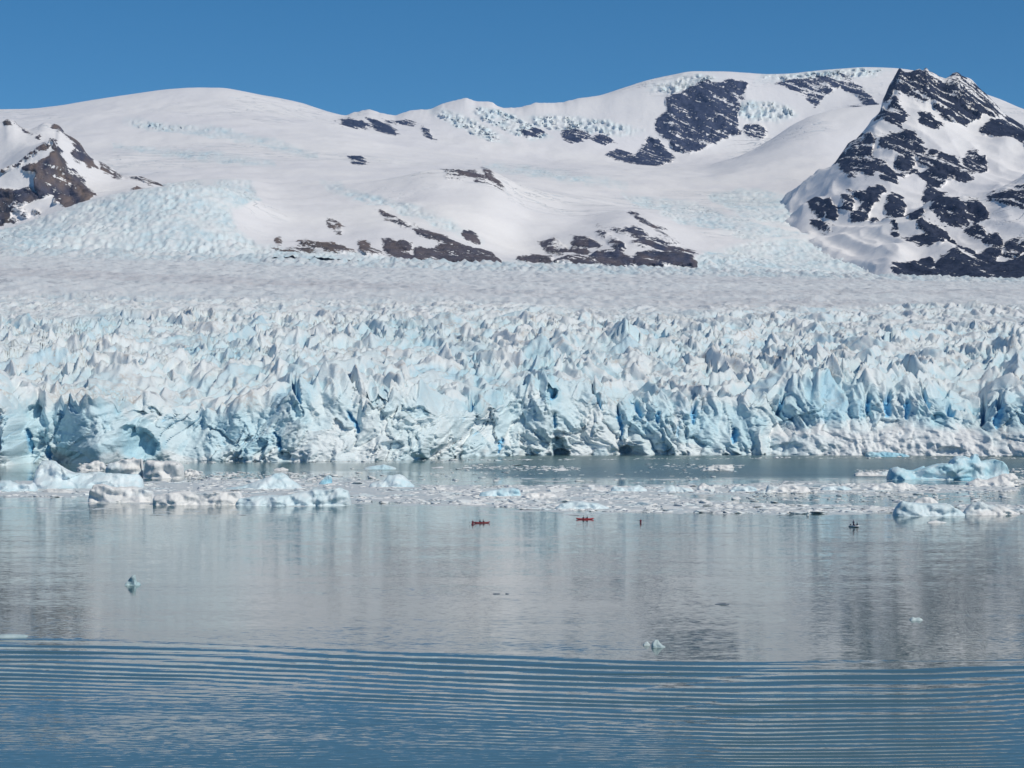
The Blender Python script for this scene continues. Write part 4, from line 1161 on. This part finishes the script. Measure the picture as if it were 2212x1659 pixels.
BRASH = [   # polygon, pieces, name of the place, metres low / high
    ([(-60, 1040), (190, 1040), (230, 1066), (180, 1074), (-60, 1072)], 420, 'left edge'),
    ([(180, 1074), (300, 1046), (440, 1036), (760, 1034), (900, 1054), (1060, 1060), (1160, 1068), (1180, 1100), (1000, 1090), (760, 1086), (380, 1088)], 2300, 'left half'),
    ([(900, 1048), (1400, 1050), (1440, 1068), (1520, 1082), (1700, 1090), (1930, 1094), (1940, 1108), (1700, 1110), (1400, 1107), (1160, 1102), (1000, 1090)], 3000, 'middle'),
    ([(1400, 1050), (1500, 1050), (1700, 1044), (1900, 1046), (2200, 1050), (2200, 1062), (1900, 1064), (1700, 1066), (1440, 1066)], 1300, 'upper right band'),
    ([(2060, 1088), (2260, 1092), (2260, 1110), (2080, 1111)], 330, 'right edge'),
    ([(400, 1018), (650, 1022), (780, 1030), (760, 1046), (400, 1050)], 420, 'left half'),
    ([(1000, 1003), (1240, 1008), (1260, 1017), (990, 1013)], 120, 'near the ice front'),
    ([(1400, 1000), (1610, 1004), (1600, 1019), (1400, 1016)], 60, 'near the ice front'),
    ([(170, 1000), (330, 996), (340, 1012), (180, 1016)], 130, 'left half'),
    ([(1850, 1014), (1960, 1018), (1955, 1026), (1850, 1023)], 60, 'upper right band'),
    ([(2130, 1012), (2260, 1012), (2260, 1056), (2150, 1056)], 260, 'upper right band'),
    ([(1560, 1066), (2160, 1064), (2200, 1084), (1600, 1086)], 110, 'middle'),
    ([(700, 1006), (1500, 1018), (1600, 1044), (800, 1040)], 90, 'middle'),
    ([(340, 997), (1100, 992), (1900, 987), (2212, 989), (2212, 992), (1900, 990), (1100, 995), (340, 1001)], 170, 'near the ice front'),
]
M_CHUNK = floating_ice_material('brash_ice', (0.70, 0.74, 0.755), (0.82, 0.83, 0.83), (0.60, 0.59, 0.58), (0.64, 0.75, 0.79))
variants = [chunk_mesh(900 + i, M_CHUNK) for i in range(24)]
slivers = [chunk_mesh(960 + i, M_CHUNK, 7) for i in range(12)]
pieces = []
for poly, n, place in BRASH:
    n = int(n * 1.75)
    xs = [p[0] for p in poly]; ys = [p[1] for p in poly]
    made = 0
    while made < n:
        qx = rng.uniform(min(xs), max(xs), n * 3); qy = rng.uniform(min(ys), max(ys), n * 3)
        f = poly_field(qx, qy, poly)
        dens = fbm(qx / 60, qy / 9, 700, 3)
        ok = (f > 0) & (dens > rng.uniform(-0.55, 0.35, len(qx)))
        for a, b in zip(qx[ok], qy[ok]):
            if made >= n:
                break
            sz = float(np.clip(np.exp(rng.normal(-0.05, 0.55)), 0.35, 4.6))
            pieces.append((a, b, sz, place, made % 2))
            made += 1
pieces.sort(key=lambda p: -p[2] * (p[1] - CY))
for q_ in list(pieces[300:]):
    pieces.append((q_[0] + rng.normal(0, 5), q_[1] + rng.normal(0, 0.9), rng.uniform(0.25, 0.6), q_[3], 0))
FLOES = [(1, (150, 1050), 'large pale blue wedge iceberg'), (2, (265, 1030), 'dirty white block iceberg'), (3, (350, 1030), 'flat-topped white block iceberg'),
         (4, (255, 1082), 'long dusty dark-ended floe'), (5, (425, 1088), 'low dirty white floe'), (6, (630, 1090), 'low pale blue-ended floe'),
         (7, (570, 1055), 'smooth pale blue pyramid iceberg'), (8, (845, 1050), 'brown-edged wedge iceberg'), (9, (1080, 1070), 'flat turquoise floe'),
         (10, (1260, 1098), 'pale domed floe amid kayaks'), (11, (1555, 1012), 'white tilted slab floe'), (12, (2060, 1035), 'big bright blue iceberg'),
         (13, (2015, 1110), 'low teal-ended iceberg'), (14, (2160, 1110), 'heaped white rubble floe'), (15, (1020, 1120), 'leftmost kayaks'),
         (16, (1263, 1120), 'bright red kayak'), (17, (1384, 1120), 'right-hand end-on kayak'), (18, (1846, 1130), 'inflatable boat'), (19, (20, 1055), 'hummocky left-edge floe'),
         (20, (1610, 1060), 'domed floe of upper band'), (21, (1710, 1060), 'broken upper-band floe'), (22, (1940, 1060), 'lumpy double floe'),
         (23, (1470, 1060), 'small sharp-cornered pale floe'), (24, (1240, 1070), 'white floe below turquoise one')]


def chunk_label(a, b, sz):
    _, (fx_, fy_), nm = min(FLOES, key=lambda f: abs(f[1][0] - a) + 4 * abs(f[1][1] - b))
    side = 'left of' if a < fx_ - 45 else 'right of' if a > fx_ + 45 else 'behind' if b < fy_ else 'in front of'
    size = 'big' if sz > 2.6 else 'middling' if sz > 2.0 else 'small'
    return f'{size} ice chunk {side} the {nm}', 'ice chunks beside the ' + nm


ORD = ['first', 'second', 'third', 'fourth', 'fifth', 'sixth', 'seventh', 'eighth', 'ninth', 'tenth', 'eleventh', 'twelfth', 'thirteenth', 'fourteenth', 'fifteenth',
       'sixteenth', 'seventeenth', 'eighteenth', 'nineteenth', 'twentieth', 'twenty-first', 'twenty-second', 'twenty-third', 'twenty-fourth', 'twenty-fifth']
same = {}
for i_, p_ in enumerate(pieces[:300]):
    same.setdefault(chunk_label(p_[0], p_[1], p_[2])[0], []).append((p_[0], i_))
CHUNK_LABEL = {}
for lb_, mem in same.items():
    mem.sort()
    for k_, (_, i_) in enumerate(mem):
        CHUNK_LABEL[i_] = lb_ if len(mem) == 1 else f'{ORD[min(k_, 24)]} from left, {lb_}'
rest_v, rest_f = [], []
cnt = 0
for i, (a, b, sz, place, q) in enumerate(pieces):
    x, y = lake_point(a, b)
    me = variants[i % len(variants)] if sz > 0.62 else slivers[i % len(slivers)]
    rz = rng.uniform(0, 6.283)
    hz = sz * rng.uniform(0.14, 0.34)
    if i < 300:
        o = bpy.data.objects.new('ice_chunk', me)
        o.location = (x, y, 0)
        o.rotation_euler = (rng.uniform(-0.12, 0.12), rng.uniform(-0.12, 0.12), rz)
        o.scale = (sz * 1.5, sz * 1.1, hz)
        COL.objects.link(o)
        lb, gp = chunk_label(a, b, sz)
        tag(o, CHUNK_LABEL[i], 'ice chunk', gp)
    else:
        co = np.array([v.co for v in me.vertices]); fc = np.array([p.vertices for p in me.polygons])
        c_, s_ = math.cos(rz), math.sin(rz)
        vx = co[:, 0] * sz * 1.5; vy = co[:, 1] * sz * 1.1
        rest_v.append(np.stack([x + vx * c_ - vy * s_, y + vx * s_ + vy * c_, co[:, 2] * hz], -1))
        rest_f.append(fc + cnt); cnt += len(co)
o = mesh_from('brash_ice', np.concatenate(rest_v), np.concatenate(rest_f), M_CHUNK)
o['kind'] = 'stuff'
o['label'] = 'small broken brash ice drifting in bands on the lake'


def build_slush():
    xs = np.arange(-300, 300, 1.5); ys = np.arange(880, 1230, 1.9)
    Xg, Yg = np.meshgrid(xs, ys)
    PXg = CX + Xg / Yg * F; PYg = CY + H * F / Yg
    f = np.full(Xg.shape, -1e3)
    for k in (0, 1, 2, 3, 4):
        f = np.maximum(f, poly_field(PXg, PYg, BRASH[k][0]))
    n = fbm(Xg / 16, Yg / 20, 720, 4)
    lvl = np.clip(f / 5.0, -1, 1) * 0.32 + n
    h = np.clip(lvl, -0.25, 0.7) * 0.42 + 0.14 * fbm(Xg / 2.6, Yg / 2.6, 721, 3) * (lvl > -0.1) + 0.02
    h = np.where(lvl > -0.12, h, -0.3)
    fa = grid_faces(*Xg.shape)
    hz = h.ravel()
    keep = (hz[fa] > -0.05).any(1)
    fa = fa[keep]
    used = np.unique(fa); remap = np.zeros(hz.size, np.int64); remap[used] = np.arange(len(used))
    V = np.stack([Xg.ravel() + rng.uniform(-0.4, 0.4, hz.size), Yg.ravel() + rng.uniform(-0.5, 0.5, hz.size), hz], -1)[used]
    q_ = mesh_from('slush_ice', V, remap[fa], floating_ice_material('slush', (0.56, 0.625, 0.65), (0.68, 0.71, 0.72), (0.48, 0.48, 0.48), (0.54, 0.66, 0.70)))
    q_['kind'] = 'stuff'
    q_['label'] = 'pale grey slush of crushed ice filling the brash bands'


build_slush()


# ------------------------------------------------------------------ boats and people
M_RED = plain('red_kayak_plastic', (0.52, 0.02, 0.03), 0.35)
M_MAROON = plain('dark_red_kayak_plastic', (0.26, 0.02, 0.03), 0.35)
M_BLACK = plain('black_rubber', (0.012, 0.012, 0.014), 0.6)
M_NAVY = plain('navy_cloth', (0.018, 0.022, 0.065), 0.85)
M_WINE = plain('dark_red_vest_cloth', (0.22, 0.02, 0.045), 0.85)
M_SKIN = plain('skin', (0.42, 0.25, 0.18), 0.55)
M_HYP = plain('pale_grey_boat_fabric', (0.66, 0.67, 0.69), 0.5)
M_TUBE = plain('grey_boat_metal', (0.42, 0.43, 0.45), 0.35, metallic=0.6)
M_SHAFT = plain('paddle_shaft', (0.05, 0.05, 0.05), 0.4)
M_BLADE = plain('paddle_blade', (0.08, 0.08, 0.09), 0.45)


def loft(rings, closed_ends=True):
    bm = bmesh.new()
    vs_ = [[bm.verts.new(p) for p in r] for r in rings]
    n = len(rings[0])
    for a, b in zip(vs_[:-1], vs_[1:]):
        for i in range(n):
            bm.faces.new((a[i], a[(i + 1) % n], b[(i + 1) % n], b[i]))
    if closed_ends:
        bm.faces.new(list(reversed(vs_[0]))); bm.faces.new(vs_[-1])
    bmesh.ops.recalc_face_normals(bm, faces=bm.faces)
    return bm


def tube(path, rad, n=8):
    """tube along a polyline; rad a number or one per point"""
    P = [Vector(p) for p in path]
    rr = rad if isinstance(rad, (list, tuple)) else [rad] * len(P)
    rings = []
    for i, p in enumerate(P):
        d = (P[min(i + 1, len(P) - 1)] - P[max(i - 1, 0)]).normalized()
        up = Vector((0, 0, 1)) if abs(d.z) < 0.9 else Vector((1, 0, 0))
        a = d.cross(up).normalized(); b = a.cross(d).normalized()
        rings.append([p + (a * math.cos(t) + b * math.sin(t)) * rr[i] for t in [k * 6.28318 / n for k in range(n)]])
    return loft(rings)


def merge(bms):
    out = bmesh.new()
    for b in bms:
        me = bpy.data.meshes.new('tmp'); b.to_mesh(me); b.free()
        out.from_mesh(me); bpy.data.meshes.remove(me)
    return out


def make_kayak(loc, rz, length, seats, mat, label):
    root = empty('kayak', loc, rz)
    root.scale = (1.08, 1.25, 1.5)
    rings = []
    for i in range(21):
        t = -1 + 2 * i / 20
        w = 0.33 * max(1 - abs(t) ** 2.4, 0.015); keel = -0.11 + 0.24 * abs(t) ** 3.2; deck = 0.22 + 0.15 * abs(t) ** 2.5; mid = 0.10 + 0.2 * abs(t) ** 2.5
        x = t * length / 2
        rings.append([(x, 0, keel), (x, w * 0.62, keel + 0.05), (x, w, mid), (x, w * 0.8, deck - 0.04), (x, w * 0.35, deck + 0.015), (x, 0, deck + 0.03),
                      (x, -w * 0.35, deck + 0.015), (x, -w * 0.8, deck - 0.04), (x, -w, mid), (x, -w * 0.62, keel + 0.05)])
    bm_obj('hull', loft(rings), mat, root, True)
    for sx in seats:
        ring = [(sx + 0.42 * math.cos(a), 0.26 * math.sin(a), 0.275) for a in [k * 6.28318 / 18 for k in range(19)]]
        bm_obj('cockpit_rim', tube(ring, 0.028, 6), M_BLACK, root, True)
        bm_obj('spray_skirt', tube([(sx, 0, 0.255), (sx, 0, 0.285), (sx, 0, 0.36)], [0.25, 0.25, 0.17], 14), M_BLACK, root, True)
    for sx in (-length * 0.36, length * 0.36):
        bm_obj('hatch', tube([(sx, 0, 0.24), (sx, 0, 0.30)], [0.13, 0.12], 12), M_BLACK, root, True)
    tag(root, label, 'kayak', 'red kayaks in front of the brash ice')
    return root


def make_paddle(loc, rz, tilt, label):
    root = empty('kayak_paddle', loc, rz)
    c_, s_ = math.cos(tilt), math.sin(tilt)
    P = lambda y: (0.0, y * c_, y * s_)
    bm_obj('shaft', tube([P(-0.8), P(-0.3), P(0.3), P(0.8)], 0.017, 6), M_SHAFT, root, True)
    for sg in (-1, 1):
        pts = [(0.72, 0.02), (0.82, 0.06), (0.95, 0.09), (1.08, 0.09), (1.16, 0.05)]
        rings = []
        for yy_, w in pts:
            y = sg * yy_
            cx_, cy_, cz_ = P(y)
            rings.append([(cx_ + 0.008, cy_ - w * s_, cz_ + w * c_), (cx_ + 0.03, cy_, cz_), (cx_ + 0.008, cy_ + w * s_, cz_ - w * c_), (cx_ - 0.008, cy_, cz_)])
        bm_obj('blade', loft(rings), M_BLADE, root, True)
    return tag(root, label, 'paddle', 'kayak paddles')


def body_mesh(joints, bones):
    """one continuous skinned surface: joints name -> (pos, radius)"""
    names = list(joints)
    me = bpy.data.meshes.new('person')
    me.from_pydata([joints[n][0] for n in names], [(names.index(a), names.index(b)) for a, b in bones], [])
    ob = bpy.data.objects.new('person', me); COL.objects.link(ob)
    md = ob.modifiers.new('skin', 'SKIN')
    md.use_smooth_shade = True
    for i, n in enumerate(names):
        r_ = joints[n][1]
        me.skin_vertices[0].data[i].radius = r_ if isinstance(r_, tuple) else (r_, r_)
        me.skin_vertices[0].data[i].use_root = (i == 0)
    sb = ob.modifiers.new('sub', 'SUBSURF'); sb.levels = 1; sb.render_levels = 1
    dg = bpy.context.evaluated_depsgraph_get()
    em = bpy.data.meshes.new_from_object(ob.evaluated_get(dg))
    bpy.data.objects.remove(ob); bpy.data.meshes.remove(me)
    return em


def hand(bms, wrist, fwd, out):
    """five bent fingers closed round a grip"""
    w = Vector(wrist); f = Vector(fwd).normalized(); o_ = Vector(out).normalized(); dn = f.cross(o_).normalized()
    if dn.z > 0:
        dn = -dn
    for k, ln in enumerate((0.085, 0.095, 0.09, 0.07)):
        b = w + o_ * (-0.033 + 0.022 * k) + f * 0.05
        bms.append(tube([b, b + f * ln * 0.5, b + f * ln * 0.62 + dn * ln * 0.4, b + f * ln * 0.25 + dn * ln * 0.6], [0.0095, 0.009, 0.008, 0.006], 5))
    b = w - o_ * 0.04 + f * 0.015
    bms.append(tube([b, b + f * 0.03 - o_ * 0.025, b + f * 0.06 + dn * 0.03 - o_ * 0.01], [0.011, 0.01, 0.007], 5))


def make_person(loc, rz, pose, vest, label, tilt=0.0):
    root = empty('person', loc, rz)
    root.scale = (1.2, 1.3, 1.36)
    if pose == 'paddle':
        dz = 0.16 * math.sin(tilt)
        J = {'hip': ((0, 0, 0.10), (0.15, 0.12)), 'waist': ((-0.02, 0, 0.28), (0.15, 0.115)), 'chest': ((0.0, 0, 0.50), (0.18, 0.125)), 'neck': ((0.01, 0, 0.63), 0.055),
             'jaw': ((0.03, 0, 0.72), (0.075, 0.085)), 'crown': ((0.025, 0, 0.84), (0.078, 0.09))}
        B = [('hip', 'waist'), ('waist', 'chest'), ('chest', 'neck'), ('neck', 'jaw'), ('jaw', 'crown')]
        for sg, n in ((1, 'L'), (-1, 'R')):
            J['sh' + n] = ((0.01, sg * 0.19, 0.555), 0.062); J['el' + n] = ((0.20, sg * 0.33, 0.36), 0.046)
            J['wr' + n] = ((0.42, sg * 0.33, 0.40 + sg * dz), 0.033); J['pa' + n] = ((0.475, sg * 0.33, 0.41 + sg * dz), (0.042, 0.024))
            J['kn' + n] = ((0.45, sg * 0.14, 0.20), 0.07); J['an' + n] = ((0.86, sg * 0.10, 0.04), 0.045)
            B += [('chest', 'sh' + n), ('sh' + n, 'el' + n), ('el' + n, 'wr' + n), ('wr' + n, 'pa' + n), ('hip', 'kn' + n), ('kn' + n, 'an' + n)]
        vz = (0.22, 0.58); hx = 0.0
    elif pose == 'sit':
        J = {'hip': ((0, 0, 0.06), (0.16, 0.13)), 'waist': ((-0.02, 0, 0.24), (0.155, 0.12)), 'chest': ((0.03, 0, 0.46), (0.18, 0.13)), 'neck': ((0.05, 0, 0.60), 0.055),
             'jaw': ((0.07, 0, 0.69), (0.075, 0.085)), 'crown': ((0.065, 0, 0.81), (0.078, 0.09))}
        B = [('hip', 'waist'), ('waist', 'chest'), ('chest', 'neck'), ('neck', 'jaw'), ('jaw', 'crown')]
        for sg, n in ((1, 'L'), (-1, 'R')):
            J['sh' + n] = ((0.03, sg * 0.19, 0.52), 0.062); J['el' + n] = ((0.10, sg * 0.27, 0.27), 0.046)
            J['wr' + n] = ((0.32, sg * 0.16, 0.18), 0.033); J['pa' + n] = ((0.375, sg * 0.14, 0.17), (0.042, 0.024))
            J['kn' + n] = ((0.44, sg * 0.14, 0.07), 0.072); J['an' + n] = ((0.48, sg * 0.13, -0.34), 0.045); J['to' + n] = ((0.64, sg * 0.14, -0.40), 0.04)
            B += [('chest', 'sh' + n), ('sh' + n, 'el' + n), ('el' + n, 'wr' + n), ('wr' + n, 'pa' + n), ('hip', 'kn' + n), ('kn' + n, 'an' + n), ('an' + n, 'to' + n)]
        vz = (0.18, 0.55); hx = 0.04
    else:   # standing at the console
        J = {'hip': ((0, 0, 0.92), (0.16, 0.12)), 'waist': ((0.0, 0, 1.10), (0.15, 0.115)), 'chest': ((0.03, 0, 1.32), (0.18, 0.125)), 'neck': ((0.05, 0, 1.48), 0.055),
             'jaw': ((0.07, 0, 1.57), (0.075, 0.085)), 'crown': ((0.065, 0, 1.69), (0.078, 0.09))}
        B = [('hip', 'waist'), ('waist', 'chest'), ('chest', 'neck'), ('neck', 'jaw'), ('jaw', 'crown')]
        for sg, n in ((1, 'L'), (-1, 'R')):
            J['sh' + n] = ((0.03, sg * 0.19, 1.39), 0.062); J['el' + n] = ((0.12, sg * 0.27, 1.12), 0.046)
            J['wr' + n] = ((0.36, sg * 0.17, 1.08), 0.033); J['pa' + n] = ((0.42, sg * 0.16, 1.08), (0.042, 0.024))
            J['kn' + n] = ((0.04, sg * 0.13, 0.50), 0.065); J['an' + n] = ((-0.01, sg * 0.14, 0.09), 0.045); J['to' + n] = ((0.16, sg * 0.16, 0.04), 0.04)
            B += [('chest', 'sh' + n), ('sh' + n, 'el' + n), ('el' + n, 'wr' + n), ('wr' + n, 'pa' + n), ('hip', 'kn' + n), ('kn' + n, 'an' + n), ('an' + n, 'to' + n)]
        vz = (1.04, 1.42); hx = 0.04
    em = body_mesh(J, B)
    fing = []
    for sg, n in ((1, 'L'), (-1, 'R')):
        w = J['wr' + n][0]
        hand(fing, w, (1, 0, 0.1), (0, -sg, 0))
    hc = Vector(J['jaw'][0])
    nose = tube([hc + Vector((0.075, 0, 0.055)), hc + Vector((0.105, 0, 0.015)), hc + Vector((0.08, 0, 0.0))], [0.01, 0.015, 0.01], 6)
    ears = [tube([hc + Vector((0, s_ * 0.07, 0.05)), hc + Vector((-0.012, s_ * 0.09, 0.045)), hc + Vector((-0.015, s_ * 0.085, 0.01))], [0.012, 0.014, 0.008], 5) for s_ in (1, -1)]
    extra = merge(fing + [nose] + ears)
    bm = bmesh.new(); bm.from_mesh(em); nbody = len(bm.faces)
    tmp = bpy.data.meshes.new('tmp'); extra.to_mesh(tmp); extra.free(); bm.from_mesh(tmp); bpy.data.meshes.remove(tmp)
    zneck = J['neck'][0][2] + 0.01
    wx_ = J['wrL'][0][0] + 0.01; wz_ = J['wrL'][0][2]
    for f_ in bm.faces:
        c_ = f_.calc_center_median()
        f_.material_index = 1 if (c_.z > zneck or (c_.x > wx_ and abs(c_.z - wz_) < 0.2 and abs(c_.y) > 0.09 and c_.x < wx_ + 0.2)) else 0
    me = bpy.data.meshes.new('body'); bm.to_mesh(me); bm.free()
    for p in me.polygons:
        p.use_smooth = True
    me.materials.append(M_NAVY); me.materials.append(M_SKIN)
    bpy.data.meshes.remove(em)
    link(bpy.data.objects.new('body', me), root)
    # life vest and hat follow the body
    xa, xb = J['waist'][0][0], J['chest'][0][0]
    rings = []
    for t in (0, 0.25, 0.6, 0.85, 1.0):
        z = vz[0] + (vz[1] - vz[0]) * t
        ax = (0.17, 0.185, 0.20, 0.19, 0.13)[(0, 0.25, 0.6, 0.85, 1.0).index(t)]; ay = ax * 1.22
        x = xa + (xb - xa) * t
        rings.append([(x + ax * 0.92 * math.cos(a), ay * math.sin(a), z) for a in [k * 6.28318 / 14 for k in range(14)]])
    bm_obj('life_vest', loft(rings), vest, root, True)
    cr = Vector(J['crown'][0])
    bm_obj('cap', tube([cr + Vector((0, 0, -0.015)), cr + Vector((0, 0, 0.04)), cr + Vector((0, 0, 0.085)), cr + Vector((0, 0, 0.105))], [0.108, 0.106, 0.075, 0.02], 12), M_NAVY, root, True)
    for s_ in (1, -1):
        bm_obj('eye', tube([hc + Vector((0.074, s_ * 0.03, 0.06)), hc + Vector((0.088, s_ * 0.03, 0.06))], [0.012, 0.008], 6), M_BLACK, root, True)
    bm_obj('mouth', tube([hc + Vector((0.082, -0.024, -0.022)), hc + Vector((0.09, 0, -0.024)), hc + Vector((0.082, 0.024, -0.022))], 0.006, 5), M_WINE, root, True)
    return tag(root, label, 'person')


def crew(kx, ky, rz, seats, length, mat, klabel, plabels, padlabels, vests, tilts):
    make_kayak((kx, ky, 0), rz, length, seats, mat, klabel)
    for sx, pl, dl, v, tl in zip(seats, plabels, padlabels, vests, tilts):
        x = kx + sx * math.cos(rz); y = ky + sx * math.sin(rz)
        make_person((x - 0.1 * math.cos(rz), y - 0.1 * math.sin(rz), 0.14), rz, 'paddle', v, pl, tl)
        make_paddle((x + 0.46 * math.cos(rz), y + 0.46 * math.sin(rz), 0.69), rz, tl, dl)


def at(sx, sy):
    return lake_point(sx * 0.8848, sy * 0.8848)


x, y = at(1154, 1279)
crew(x, y, R(-97), [0.0], 4.6, M_MAROON, 'dark red kayak seen end-on, leftmost of the boats', ['person in red vest paddling the leftmost end-on kayak'],
     ['paddle held level across the leftmost end-on kayak'], [M_WINE], [0.05])
x, y = at(1176, 1277)
crew(x, y, R(12), [-0.55, 0.65], 5.6, M_MAROON, 'dark red two-seat kayak right beside the leftmost kayak',
     ['person in dark clothes in the rear seat of the dark red two-seat kayak', 'person in dark clothes in the front seat of the dark red two-seat kayak'],
     ['raised paddle of the rear paddler in the dark red two-seat kayak', 'paddle of the front paddler in the dark red two-seat kayak'], [M_NAVY, M_WINE], [0.5, -0.3])
x, y = at(1428, 1268)
crew(x, y, R(176), [-0.75, 0.55], 6.0, M_RED, 'bright red two-seat kayak heading left with a faint wake behind',
     ['person in dark clothes in the rear seat of the bright red kayak', 'person in dark clothes in the front seat of the bright red kayak'],
     ['paddle of the rear paddler in the bright red kayak', 'paddle of the front paddler in the bright red kayak'], [M_NAVY, M_NAVY], [0.45, 0.4])
x, y = at(1564, 1276)
crew(x, y, R(86), [0.0], 4.8, M_MAROON, 'dark red kayak seen end-on, right of the bright red one', ['person in wine-red vest paddling the right-hand end-on kayak'],
     ['paddle held level across the right-hand end-on kayak'], [M_WINE], [0.03])


def make_dinghy(loc, rz):
    root = empty('inflatable_boat', loc, rz)
    path = [(-2.2, 0.78, 0.28), (-1.0, 0.80, 0.28), (0.6, 0.80, 0.29), (1.3, 0.70, 0.34), (1.85, 0.45, 0.43), (2.1, 0.0, 0.50), (1.85, -0.45, 0.43), (1.3, -0.70, 0.34), (0.6, -0.80, 0.29),
            (-1.0, -0.80, 0.28), (-2.2, -0.78, 0.28)]
    r_ = [0.12] + [0.25] * 9 + [0.12]
    bm_obj('side_tube', tube(path, r_, 12), M_HYP, root, True)
    low = [(p[0], p[1] * 1.02, p[2] - 0.20) for p in path]
    bm_obj('rubbing_strake', tube(low, 0.10, 8), M_BLACK, root, True)
    bm_obj('floor', loft([[(x_, -0.62, 0.06), (x_, 0.62, 0.06), (x_, 0.5, -0.04), (x_, -0.5, -0.04)] for x_ in (-2.0, 0.0, 1.3)]), M_BLACK, root)
    bm_obj('transom', loft([[(x_, -0.6, 0.0), (x_, 0.6, 0.0), (x_, 0.6, 0.55), (x_, -0.6, 0.55)] for x_ in (-2.06, -2.0)]), M_TUBE, root)
    con = bm_obj('console', loft([[(-0.25, -0.35, z), (0.25, -0.35, z), (0.30 - z * 0.2, 0.35, z), (-0.25, 0.35, z)] for z in (0.06, 0.5, 0.95)]), M_HYP, root)
    bm_obj('steering_wheel', tube([(-0.33, 0.17 * math.cos(a), 0.95 + 0.17 * math.sin(a)) for a in [k * 6.28318 / 12 for k in range(13)]], 0.016, 5), M_BLACK, con, True)
    arch = bm_obj('roll_bar', tube([(-1.6, 0.72, 0.4), (-1.65, 0.68, 1.3), (-1.7, 0.5, 1.62), (-1.7, 0.0, 1.7), (-1.7, -0.5, 1.62), (-1.65, -0.68, 1.3), (-1.6, -0.72, 0.4)], 0.035, 6), M_TUBE, root, True)
    mot = bm_obj('outboard_motor', loft([[(-2.42, -0.17, z), (-2.10, -0.17, z), (-2.10, 0.17, z), (-2.42, 0.17, z)] for z in (0.45, 0.62, 0.98)]), M_BLACK, root)
    bm_obj('motor_leg', loft([[(-2.3, -0.06, z), (-2.16, -0.06, z), (-2.16, 0.06, z), (-2.3, 0.06, z)] for z in (-0.45, 0.45)]), M_BLACK, mot)
    for sg in (-1, 1):
        bm_obj('grab_line', tube([(-1.8, sg * 0.98, 0.42), (-0.9, sg * 1.0, 0.36), (0.0, sg * 1.0, 0.42), (0.7, sg * 0.98, 0.37), (1.2, sg * 0.88, 0.44)], 0.012, 5), M_BLACK, root, True)
    return tag(root, 'pale grey inflatable motor boat with roll bar and dark-clad crew, rightmost boat', 'boat')


bx, by = at(2086, 1287)
brz = R(-62)
make_dinghy((bx, by, 0.0), brz)


def on_boat(dx, dy):
    return bx + dx * math.cos(brz) - dy * math.sin(brz), by + dx * math.sin(brz) + dy * math.cos(brz)


px_, py_ = on_boat(-0.72, 0.05)
make_person((px_, py_, 0.06), brz, 'stand', M_NAVY, 'person in navy clothes standing at the steering console of the inflatable boat')
px_, py_ = on_boat(0.75, 0.66)
make_person((px_, py_, 0.50), brz + R(-80), 'sit', M_NAVY, 'person in navy clothes sitting on the right tube of the inflatable boat')
px_, py_ = on_boat(0.55, -0.66)
make_person((px_, py_, 0.50), brz + R(80), 'sit', M_NAVY, 'person in navy clothes sitting on the left tube of the inflatable boat')
